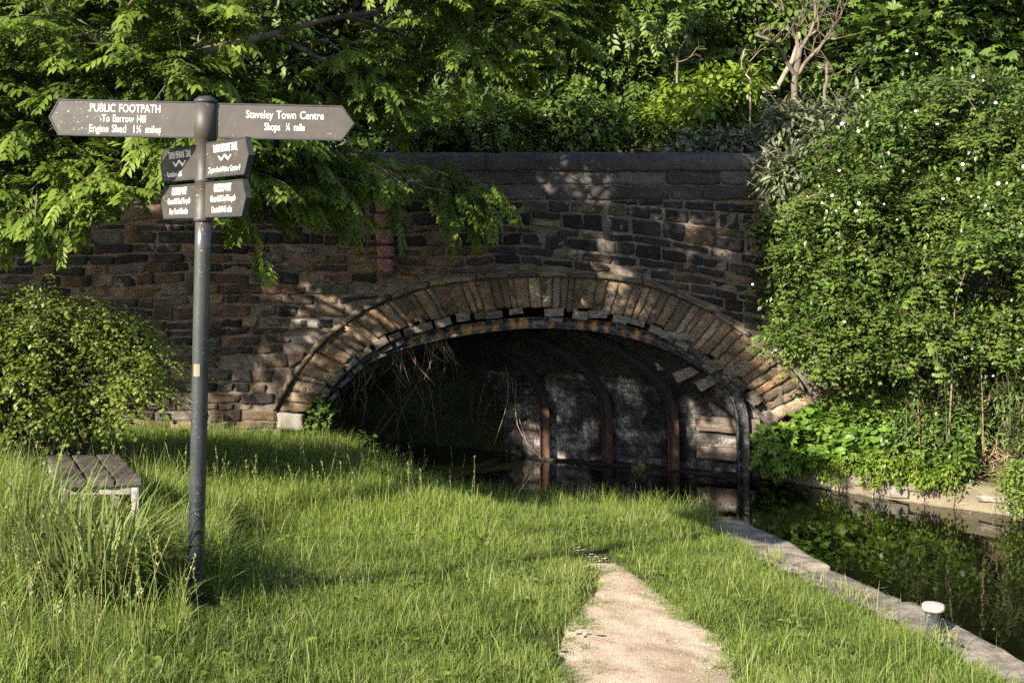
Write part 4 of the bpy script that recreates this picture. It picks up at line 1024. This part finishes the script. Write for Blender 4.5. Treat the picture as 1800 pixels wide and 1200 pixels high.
# ------------------------------------------------------------------ low plants on the right bank
def lowplant(name, label, cat, pxs, T, per, size, mat, tint0=.5, droop=.3, r=.14, stems=True, group=None, spr=None):
    cl = np.array([[*P(x, y, d), r * rng.uniform(.7, 1.3)] for x, y, d in pxs]); b_ = cl[:, :3].mean(0); b_[2] = gz(b_[0], b_[1])
    o = thing(name, b_, label, cat, group); g = Geo(); gt = Geo()
    clump_crown(g, T, cl, per, size, droop, .85, .2, tint0, .16, .5)
    if spr: sprays(g, gt, T, cl, *spr)
    for c in cl[::2]:
        e = np.array([c[0] + rng.normal(0, .05) + (.45 if c[0] < 3.55 else 0), c[1] + .06 + (.25 if c[0] < 3.55 else 0), 0]); e[2] = max(gz(e[0], e[1]) - .03, .1); limb(gt, [e, (e + c[:3]) / 2 + rng.normal(0, .03, 3), c[:3]], .007, .003, 4, 6, .02)
    gt.build('stem', M['twig'], o); g.build('foliage', M[mat], o); return o
def band(n, x0, x1, f0, f1, dfun):
    out = []
    for _ in range(n):
        x = rng.uniform(x0, x1); y = f0(x) + (f1(x) - f0(x)) * rng.random(); out.append((x, y, dfun(x, y)))
    return out
wall_d = lambda x: np.interp(x, [1330, 1460, 1600, 1800, 1950, 2080], [14.15, 13.6, 12.9, 12.2, 11.65, 11.2])
dd = lambda x, y: wall_d(x) + .15 + np.clip((840 - y) / 260, -.1, 1) * .9 + rng.uniform(0, .3)
lowplant('hop_vine', 'bright broad leaved hop growth spilling over the bank wall beside the arch', 'plant', band(120, 1345, 1580, lambda x: np.interp(x, [1350, 1420, 1560], [790, 715, 690]), lambda x: np.interp(x, [1350, 1420, 1560], [815, 800, 815]), dd), T_fan(), 50, .095, 'broad', .5, .5, .15)
lowplant('sycamore_sapling', 'low broad leafy sapling leaning over the water by the last rib', 'plant', [(x, y, 14.05 + rng.uniform(-.2, .1)) for x, y in zip(rng.uniform(1332, 1400, 22), rng.uniform(755, 815, 22))], PALM, 12, .13, 'broad', .55, .5, .12)
lowplant('bramble_bush', 'dark green bramble sprawling low on the bank in the middle', 'bush', band(80, 1530, 1700, lambda x: 725, lambda x: 838, dd), T_leaf(.7, .06, .15), 70, .075, 'rose', .5, .35, .16)
lowplant('willowherb_clump', 'tall narrow leaved willowherb below the hedge with pale dead stalks', 'plant', band(125, 1560, 2060, lambda x: 600, lambda x: np.interp(x, [1800, 1900], [770, 850]), dd), T_leaf(.26, .04, .25), 70, .10, 'willow', .5, .25, .15, spr=(3, 5, .34, .085, (0, -.1, 1.2), 0., .62, .12, .004))
lowplant('trailing_weed', 'yellow green weed trailing over the bank wall beneath the bramble', 'plant', band(46, 1440, 1680, lambda x: 800, lambda x: np.interp(x, [1440, 1680], [835, 868]), lambda x, y: wall_d(x) - .03 + rng.uniform(0, .35)), T_leaf(.6, .05, .2), 60, .045, 'elder', .45, .5, .11, stems=False)
lowplant('elder_shoot', 'small dense leafy bush at the right edge above the water', 'bush', band(45, 1760, 1900, lambda x: np.interp(x, [1760, 1810], [850, 800]), lambda x: np.interp(x, [1760, 1830], [880, 905]), lambda x, y: wall_d(x) - .05 + rng.uniform(0, .4)), T_small(.6, .1), 140, .045, 'mid', .8, .2, .13)
lowplant('nettle_bed', 'dense nettles between the hop growth and the willowherb', 'plant', band(60, 1450, 1640, lambda x: 655, lambda x: 760, dd), T_leaf(.45, .05, .25), 60, .075, 'willow', .42, .4, .15, spr=(2, 4, .3, .07, (0, -.1, 1.2), 0., .55, .12, .004))
for k, (x, y0, y1) in enumerate(((1724, 640, 800), (1612, 690, 790), (1660, 660, 800), (1772, 660, 790), (1590, 680, 770))):
    d = wall_d(x) + .35; p0, p1 = P(x + 4, y1, d), P(x, y0, d + .1); o = thing('willowherb_stalk', p0, ['tall pale dried stalk with narrow leaves, tallest below the hedge', 'thin dried stalk above the bramble', 'slender green stalk between the two pale stalks', 'leafy stalk near the right edge', 'short stalk left of the thin dried stalk'][k], 'plant', 'stalks below the hedge')
    g = Geo(); limb(g, [p0, (p0 + p1) / 2 + [.01, 0, 0], p1], .009, .005, 5, 8, .01); g.build('stem', M['straw'] if k < 2 else M['willow'], o)
    g = Geo(); n = 34; t = rng.uniform(.25 if k < 2 else 0, 1, n); a = rng.uniform(0, 6.28, n); f = np.c_[np.cos(a), np.sin(a), rng.uniform(.1, .7, n)]
    scatter(g, T_leaf(.2, .04, .3), p0 + (p1 - p0) * t[:, None], frames(f, np.tile([0, 0, 1.], (n, 1))), rng.uniform(.07, .12, n), np.full(n, .6)); g.build('foliage', M['willow'], o)

# straw litter on the right bank
g = Geo()
for _ in range(900):
    x = rng.uniform(1440, 1830); y = rng.uniform(770, 868) if x > 1640 else rng.uniform(790, 850); d = wall_d(x) + rng.uniform(.02, .7)
    if rng.random() > (1.0 if x > 1650 else .45): continue
    X = (x - CX) / F * d; z0 = gz(X, d) + rng.uniform(.02, .16); p = np.array([X, d, z0]); v = norm(rng.normal(size=3) * [1, .6, .55]) * rng.uniform(.1, .3)
    if rng.random() < .3: v = np.array([rng.normal(0, .05), -rng.uniform(.05, .15), -rng.uniform(.1, .25)])
    tube(g, [p, p + v * .5 + rng.normal(0, .02, 3), p + v], [.0035, .003, .0015], 3, tint=rng.random())
o = g.build('dry_stalks', M['straw'], None); kind(o, 'stuff'); tag(o, 'tangle of dry straw coloured stalks lying on the right bank', 'dead stalks')

# ------------------------------------------------------------------ hawthorn on the left
hb = []; HTx = [-200, 0, 60, 140, 220, 280, 320]; HTy = [520, 515, 505, 520, 550, 585, 620]; HBy = [830, 800, 775, 765, 735, 690, 650]
while len(hb) < 165:
    x = rng.uniform(-190, 262); y = rng.uniform(510, 830); r = rng.uniform(.12, .22)
    t_, b_ = np.interp(x, HTx, HTy) + r * 90, np.interp(x, HTx, HBy) - r * 60
    if y < t_ or y > b_: continue
    if y > 650 and rng.random() < .5: continue
    hb.append([*P(x, y, 9.6 + rng.uniform(0, 1.4) + max(0, (640 - y)) * .004), r])
hb = np.array(hb); haw = thing('hawthorn_bush', (-4.4, 10.3, .85), 'arching small leaved hawthorn bush behind the bench', 'bush')
g = Geo(); gt = Geo(); clump_crown(g, T_small(.75, .12), hb, 190, .040, .3, .8, .3, .5, .17, .6)
sprays(g, gt, T_small(.75, .12), hb, 6, 7, .46, .046, (.35, -.4, .1), .45, .58, .15, .003)
tp = np.array([[*P(x, y, 9.9), .05] for x, y in ((250, 610), (275, 625), (120, 530), (145, 520), (240, 690), (70, 700), (20, 690), (75, 660), (300, 632), (215, 560), (230, 545), (180, 700), (260, 660), (40, 740), (205, 720))])
sprays(g, gt, T_small(.75, .12), tp, 3, 9, .42, .04, (.8, -.1, -.1), .35, .6, .15, .003)
tq_ = np.array([[*P(x, y, 9.7), .04] for x, y in ((200, 585), (240, 610), (90, 545), (150, 540), (60, 660), (150, 670), (20, 560), (230, 650))])
sprays(g, gt, T_small(.75, .12), tq_, 1, 16, .62, .042, (1.0, -.1, .12), .45, .62, .15, .003, .35)
for c in hb[::2]:
    b_ = np.array([-4.4 + rng.normal(0, .25), 10.3 + rng.normal(0, .2), .8]); limb(gt, [b_, b_ + (c[:3] - b_) * .45 + np.array([0, 0, .45]), c[:3]], .02, .005, 5, 9, .08)
gt.build('stem', M['bark_dark'], haw, True); g.build('foliage', M['haw'], haw)

# ------------------------------------------------------------------ under the arch
iv = np.array([[*P(x, y, 14.36), .09] for x, y in ((566, 700), (560, 718), (572, 735), (563, 750), (552, 745), (575, 715), (640, 770), (650, 790), (660, 805))])
o = thing('ivy_plant', (iv[0, 0], 14.4, gz(iv[0, 0], 14.35)), 'small ivy plant climbing beside the pale springer stone', 'plant'); g = Geo(); clump_crown(g, T_fan(), iv, 40, .06, .4, .9, .3, .35, .15); g.build('foliage', M['mid'], o)
g = Geo(); limb(g, [(iv[0, 0], 14.42, .3), (iv[0, 0] - .03, 14.42, .7), iv[0, :3]], .012, .006, 5, 8, .02); g.build('stem', M['twig'], o)
bgtree('elder_bush', 'dark leafy bush in the shade on the far bank, seen through the arch', [(760, 700, 18.6, 170, 100, .5, 34, .3), (600, 700, 18.6, 100, 110, .6, 20, .3)], BROAD, 110, .10, 'woods', np.array([-1.5, 18.9, gz(-1.5, 18.9)]), .04, cat='bush', tint0=.6)
for k in range(30):
    x = rng.uniform(600, 940); d = rng.uniform(16.0, 17.6); y0 = rng.uniform(620, 700) if k > 10 else rng.uniform(600, 640); y1 = y0 + rng.uniform(60, 170)
    if k == 0: ro = thing('hanging_roots', P(740, 620, 16), 'bare brown twigs and roots hanging in the dark under the arch', 'roots'); 
    g = Geo(); a = P(x, y0, d); b_ = P(x + rng.normal(0, 50), min(y1, 815), d - rng.uniform(0, .3)); limb(g, [a, (a + b_) / 2 + rng.normal(0, .1, 3), b_], .009, .004, 4, 9, .06); g.build('root', M['twig'], ro)
for k in range(34):
    x = rng.uniform(590, 790); a = P(x, np.interp(x, [560, 640, 740, 860], [708, 640, 604, 585]), 14.75); b_ = a + np.array([rng.normal(0, .12), rng.uniform(0, .2), -rng.uniform(.12, .55)])
    g = Geo(); limb(g, [a, (a + b_) / 2 + rng.normal(0, .04, 3), b_], .006, .003, 4, 6, .03); g.build('root', M['twig'], ro)

# ------------------------------------------------------------------ grass
def blades(g, x, y, h, w, lean, tint, zoff=-.01, seg=3, sway=(.0, 0)):
    N = len(x); z = ground_z(x, y) + zoff; a = rng.uniform(0, 2 * np.pi, N); hd = np.c_[np.cos(a), np.sin(a)]
    ld = norm(rng.normal(size=(N, 2)) + np.asarray(sway)); lv = np.minimum(lean * np.abs(rng.normal(.55, .45, N)), 1.6)
    V = np.zeros((N, 2 * seg + 1, 3)); ti = np.zeros((N, 2 * seg + 1))
    for s in range(seg + 1):
        t = s / seg; ww = w * (1 - t ** 1.6 * .95) / 2
        cx_ = x + ld[:, 0] * lv * h * t * t; cy_ = y + ld[:, 1] * lv * h * t * t; cz_ = z + h * t * (1 - .35 * lv * t * t)
        if s < seg:
            for q_, sg in ((2 * s, -1), (2 * s + 1, 1)): V[:, q_] = np.c_[cx_ + sg * hd[:, 0] * ww, cy_ + sg * hd[:, 1] * ww, cz_]
        else: V[:, 2 * s] = np.c_[cx_, cy_, cz_]
        ti[:, 2 * s:2 * s + 2] = (tint + .12 * (t - .5))[:, None]
    b_ = (np.arange(N) * (2 * seg + 1))[:, None]; Q = np.concatenate([b_ + np.array([[2 * s, 2 * s + 1, 2 * s + 3, 2 * s + 2]]) for s in range(seg - 1)]); Tt = b_ + np.array([[2 * seg - 2, 2 * seg - 1, 2 * seg]])
    g.add(V.reshape(-1, 3), [Q, Tt], tint=np.clip(ti, 0, 1).ravel())

def clear_cap(x, y, h, gap=.02):
    px = CX + x / y * F; line = np.interp(px, [70, 78, 200, 218, 300, 322, 330, 385, 395], [300, 856, 868, 905, 905, 905, 1052, 1052, 300])
    cap = CZ - (line - HY) / F * y - ground_z(x, y) - gap
    use = (((px > 76) & (px < 322) & (y < 8.05)) | ((px > 328) & (px < 387) & (y < 6.5)))
    return np.where(use, np.minimum(h, np.maximum(cap, .02)), h)
def field(n, x0, x1, y0, y1):
    x = rng.uniform(x0, x1, n); y = rng.uniform(y0, y1, n); return x, y
BENCH = np.array([fl, fr, br_, bl_])
def ok_ground(x, y, edge=.42):
    de = pdist(x, y, LEFT); ins = inside(x, y, CANAL); right = pdist(x, y, RIGHT) < de
    e = np.where(y < 10.75, edge + .10 * wob(x, y, 3.), .02)
    return ~ins & ~right & (de > e) & (y < YF - .05)
dpath = lambda x, y: np.where(inside(x, y, PATH), -1, 1) * pdist(x, y, np.vstack([PATH, PATH[:1]]))
# lawn
x, y = field(640000, -6.2, 3.3, 4.9, 12.8)
keep = ok_ground(x, y); x, y = x[keep], y[keep]
k = rng.random(len(x)) < np.clip(1.25 - .07 * (y - 5), .5, 1) * (.78 + .3 * wob(x, y, 4.)); x, y = x[k], y[k]
dp = dpath(x, y) + .25 * np.clip(y - 8.6, 0, 1) + .14 * wob(x, y, 5.) + .14 * wob(x, y, 13.) + .05 * wob(x, y, 37.); k = (dp > -.02) & (rng.random(len(x)) < np.clip(.25 + dp * 4, .1, 1)); x, y, dp = x[k], y[k], dp[k]
in_frame = np.abs(x) < y * .47 + .3; x, y, dp = x[in_frame], y[in_frame], dp[in_frame]
c = wob(x, y, 2.3) + .6 * wob(x, y, 6.1, 1.)
h = (.074 + .026 * c + .02 * rng.random(len(x))) * np.clip(.45 + dp * 1.8, .4, 1) * np.where(y > 10.2, 1.35, 1)
h *= 1 + .35 * np.clip(wob(x, y, 8., 4.), -.5, 1)
h *= np.where((x < -1.5) & (y < 6.9), 1.3, 1.) * rng.lognormal(0, .22, len(x))
straw = rng.random(len(x)) < .05 + .10 * (x < -1.2) * (y < 6.8)
tint = .40 + .21 * c + rng.normal(0, .13, len(x)) + .42 * straw - .05 * (dp > .5)
h = clear_cap(x, y, h)
g = Geo(); blades(g, x, y, np.clip(h, .015, .30), (.0036 + .0014 * rng.random(len(x))), .75 + .6 * rng.random(len(x)), tint, sway=(.15, -.1))
x, y = field(4500, -5, 3.0, 5.0, 11.8); k = ok_ground(x, y, .2) & (dpath(x, y) > .1); x, y = x[k], y[k]
blades(g, x, y, clear_cap(x, y, rng.uniform(.14, .30, len(x))), .0042 + 0 * x, .6, .62 + rng.normal(0, .16, len(x)), seg=4)
x, y = field(60000, -.2, 2.6, 5.0, 9.5); dp = dpath(x, y); k = (dp < .06) & (dp > -.30) & (rng.random(len(x)) < .30 * (wob(x, y, 7.) > .15) * np.exp(-np.abs(dp) * 8) * 3); x, y = x[k], y[k]
blades(g, x, y, rng.uniform(.02, .055, len(x)), .005 + 0 * x, .8, .55 + rng.normal(0, .15, len(x)))
x, y = field(26000, 1.9, 3.4, 5.0, 10.6); de = pdist(x, y, LEFT); k = ~inside(x, y, CANAL) & (de < .42) & (wob(x, y, 5.) + .4 * wob(x, y, 14.) > .32) & (rng.random(len(x)) < .6); x, y = x[k], y[k]
blades(g, x, y, rng.uniform(.04, .15, len(x)), .0045 + 0 * x, .8, .72 + rng.normal(0, .2, len(x)), .045)
x, y = field(7000, -4.5, 3.0, 5.0, 11.5); k = ok_ground(x, y, .3) & (dpath(x, y) > .05) & (wob(x, y, 3.4, 2.) + .5 * wob(x, y, 9.) > .25); x, y = x[k], y[k]; n_ = len(x)
scatter(g, T_leaf(.75, .05, .1), np.c_[x, y, ground_z(x, y) + rng.uniform(.02, .09, n_)], frames(np.c_[rng.normal(size=(n_, 2)), np.full(n_, .15)], np.tile([0, -.2, 1.], (n_, 1)) + rdir(n_) * .3), rng.uniform(.022, .06, n_), .30 + rng.normal(0, .12, n_))
kind(tag(g.build('lawn_grass', M['grass'], None), 'short green grass covering the towpath verge around the sandy path', 'grass'), 'stuff')
# tall meadow grass
def tallz(x, y):
    px = CX + x / y * F
    band_ = (y > 8.6) & (y < 14.45) & (px > -150) & (x < -.2 - .12 * (y - 8.6) * 0 + .35 * wob(x, y, 1.3))
    return band_
x, y = field(230000, -6.8, 1.2, 8.5, 14.45); k = ok_ground(x, y) & tallz(x, y); x, y = x[k], y[k]
k = rng.random(len(x)) < .62 + .4 * wob(x, y, 3.); x, y = x[k], y[k]
c = wob(x, y, 1.9, 2.); dw = np.clip((-.2 - x) / 1.2, 0, 1)
h = (.10 + (.06 + .17 * dw) * sstep(8.6, 11.0, y + .5 * wob(x, y, 2.2)) + .04 * c) * rng.lognormal(0, .2, len(x)) * np.where(inside(x, y, BENCH), .3, 1)
g = Geo(); blades(g, x, y, np.clip(h, .05, .62), .0068 + .002 * rng.random(len(x)), .65, .42 + .12 * c + rng.normal(0, .11, len(x)) + .35 * (rng.random(len(x)) < .07), seg=4, sway=(.25, -.1))
x, y = field(26000, -5.5, 2.4, 9.6, 13.5); de = pdist(x, y, LEFT); k = ok_ground(x, y) & (de < .7) & (y > 10.3); x, y = x[k], y[k]
blades(g, x, y, rng.uniform(.12, .34, len(x)), .006 + 0 * x, .6, .5 + rng.normal(0, .13, len(x)), seg=4)
x, y = field(60000, -5.2, -1.55, 5.0, 8.9); k = ok_ground(x, y) & (x < -1.62 - .22 * (y - 6) * (y > 6) + .15 * wob(x, y, 3.)) & ~inside(x, y, BENCH); x, y = x[k], y[k]
far_ = (y < 6.0); h = rng.uniform(.14, .42, len(x)) * np.where((x < -2.6) & (y > 6.5), 1.6, 1) * np.where(far_, .6, 1) * (1 + .3 * wob(x, y, 3.))
pxx = CX + x / y * F; cap = CZ - (852 - HY) / F * y - ground_z(x, y) - .03
h = clear_cap(x, y, h)
k = ~((pxx > 60) & (pxx < 300) & (y < 7.2)) | (rng.random(len(x)) < .12); x, y, h = x[k], y[k], h[k]
blades(g, x, y, h, .0052 + .002 * rng.random(len(x)), .75, .34 + rng.normal(0, .14, len(x)) + .55 * (rng.random(len(x)) < .16), seg=4)
# seed heads
x, y = field(420, -5.5, -.3, 6.0, 13.5); k = ok_ground(x, y) & ((y > 9) | (x < -1.7)); x, y = x[k], y[k]
x = np.r_[x, rng.uniform(-2.9, -1.6, 90)]; y = np.r_[y, rng.uniform(5.2, 6.3, 90)]
hs_ = rng.uniform(.3, .62, len(x)); pxx = CX + x / y * F; k = ~((pxx > 70) & (pxx < 395) & (y > 5.9) & (y < 8.6)); x, y, hs_ = x[k], y[k], hs_[k]
zz_ = ground_z(x, y)
for k in range(len(x)):
    a_ = rng.uniform(0, 6.28); ln = rng.uniform(.05, .3); tt = np.linspace(0, 1, 6)
    pts = np.c_[x[k] + math.cos(a_) * ln * hs_[k] * tt ** 2, y[k] + math.sin(a_) * ln * hs_[k] * tt ** 2, zz_[k] + hs_[k] * tt]
    tube(g, pts, np.linspace(.0022, .0012, 6), 3, tint=.78)
    n_ = 12; t_ = rng.uniform(.68, 1.02, n_); b_ = np.stack([np.interp(t_, tt, pts[:, q_]) for q_ in range(3)], 1); az = rng.uniform(0, 6.28, n_)
    scatter(g, T_small(.35, .05), b_, frames(np.c_[np.cos(az) * .5, np.sin(az) * .5, np.full(n_, .8)], rdir(n_)), rng.uniform(.012, .024, n_), np.full(n_, .80 + rng.normal(0, .08)))
kind(tag(g.build('tall_grass', M['tall'], None), 'tall bright meadow grass in front of the bridge wall and around the bench', 'grass'), 'stuff')

# ------------------------------------------------------------------ single plants in front
def tuft(name, label, x, y, n, hmin, hmax, w, lean, spread, mat='iris', tint0=.45):
    z = gz(x, y); o = thing(name, (x, y, z), label, 'plant'); g = Geo()
    a = rng.uniform(0, 6.28, n); r = spread * np.sqrt(rng.random(n)); bx_, by_ = x + r * np.cos(a), y + r * np.sin(a)
    L = rng.uniform(hmin, hmax, n); ln = np.abs(rng.normal(lean, lean * .5, n)); seg = 7; az = a + rng.normal(0, .7, n)
    V = np.zeros((n, (seg + 1) * 2, 3)); ti = np.zeros((n, (seg + 1) * 2)); hd = np.c_[-np.sin(az), np.cos(az)]
    px_ = np.c_[bx_, by_, np.full(n, z - .02)]; ang = .12 + 0 * L
    for s in range(seg + 1):
        t = s / seg; ww = w * (1 - t ** 2.2 * .95) / 2 * (.7 + .3 * min(1, t * 4)) * rng.uniform(.97, 1.03)
        for q_, sg in ((0, -1), (1, 1)): V[:, 2 * s + q_] = px_ + np.c_[hd * (sg * ww), np.zeros(n)]
        ti[:, 2 * s:2 * s + 2] = (tint0 + .25 * (t - .5))
        px_ = px_ + np.c_[np.cos(az) * np.sin(ang), np.sin(az) * np.sin(ang), np.cos(ang)] * (L / seg)[:, None]; ang = np.minimum(ang + ln / seg * (1 + 1.5 * t), 2.4)
    ti += rng.normal(0, .12, (n, 1)); b_ = (np.arange(n) * (seg + 1) * 2)[:, None]
    Q = np.concatenate([b_ + np.array([[2 * s, 2 * s + 1, 2 * s + 3, 2 * s + 2]]) for s in range(seg)]); g.add(V.reshape(-1, 3), Q, tint=np.clip(ti, 0, 1).ravel())
    g.build('blades', M[mat], o); return o
p = G(165, 1065); tuft('sedge_clump', 'large arching clump of long blade leaves in front of the bench', p[0], p[1], 520, .36, .80, .017, .95, .26, 'iris', .55)
p = G(10, 1040); tuft('sedge_clump', 'thinner clump of long blade leaves at the left edge', p[0], p[1] + .2, 360, .45, .95, .013, 1.0, .32, 'iris', .5)
p = G(250, 1000); tuft('sedge_clump', 'small ragged blade clump between the bench and the fingerpost', p[0], p[1] + .3, 110, .3, .55, .008, 1.2, .18)
p = G(238, 1065); o = thing('nettle_plant', p, 'single leafy nettle plant growing beside the foot of the fingerpost', 'plant'); g = Geo(); gs = Geo()
for s in range(7):
    b_ = p + np.append(rng.normal(0, .10, 2), 0); t_ = b_ + np.array([rng.normal(0, .07), rng.normal(0, .05), rng.uniform(.22, .46)]); limb(gs, [b_, (b_ + t_) / 2, t_], .005, .003, 5, 6, .01)
    for q_ in np.linspace(.25, 1, 7):
        a = rng.uniform(0, 6.28); n = 4; az = a + np.arange(n) * 1.57; f = np.c_[np.cos(az), np.sin(az), np.full(n, .05)]
        scatter(g, T_leaf(.42, .04, .4), np.tile(b_ + (t_ - b_) * q_, (n, 1)), frames(f, np.tile([0, 0, 1.], (n, 1)) + rdir(n) * .2), rng.uniform(.05, .085, n), .6 + rng.normal(0, .12, n))
gs.build('stem', M['willow'], o); g.build('foliage', M['broad'], o)
p = P(1122, 826, 15.05); tuft('grass_tuft', 'small sunlit grass tuft on the ledge at the water under the arch', p[0], p[1], 60, .08, .22, .006, 1.0, .10, 'grass', .6).location.z = .02
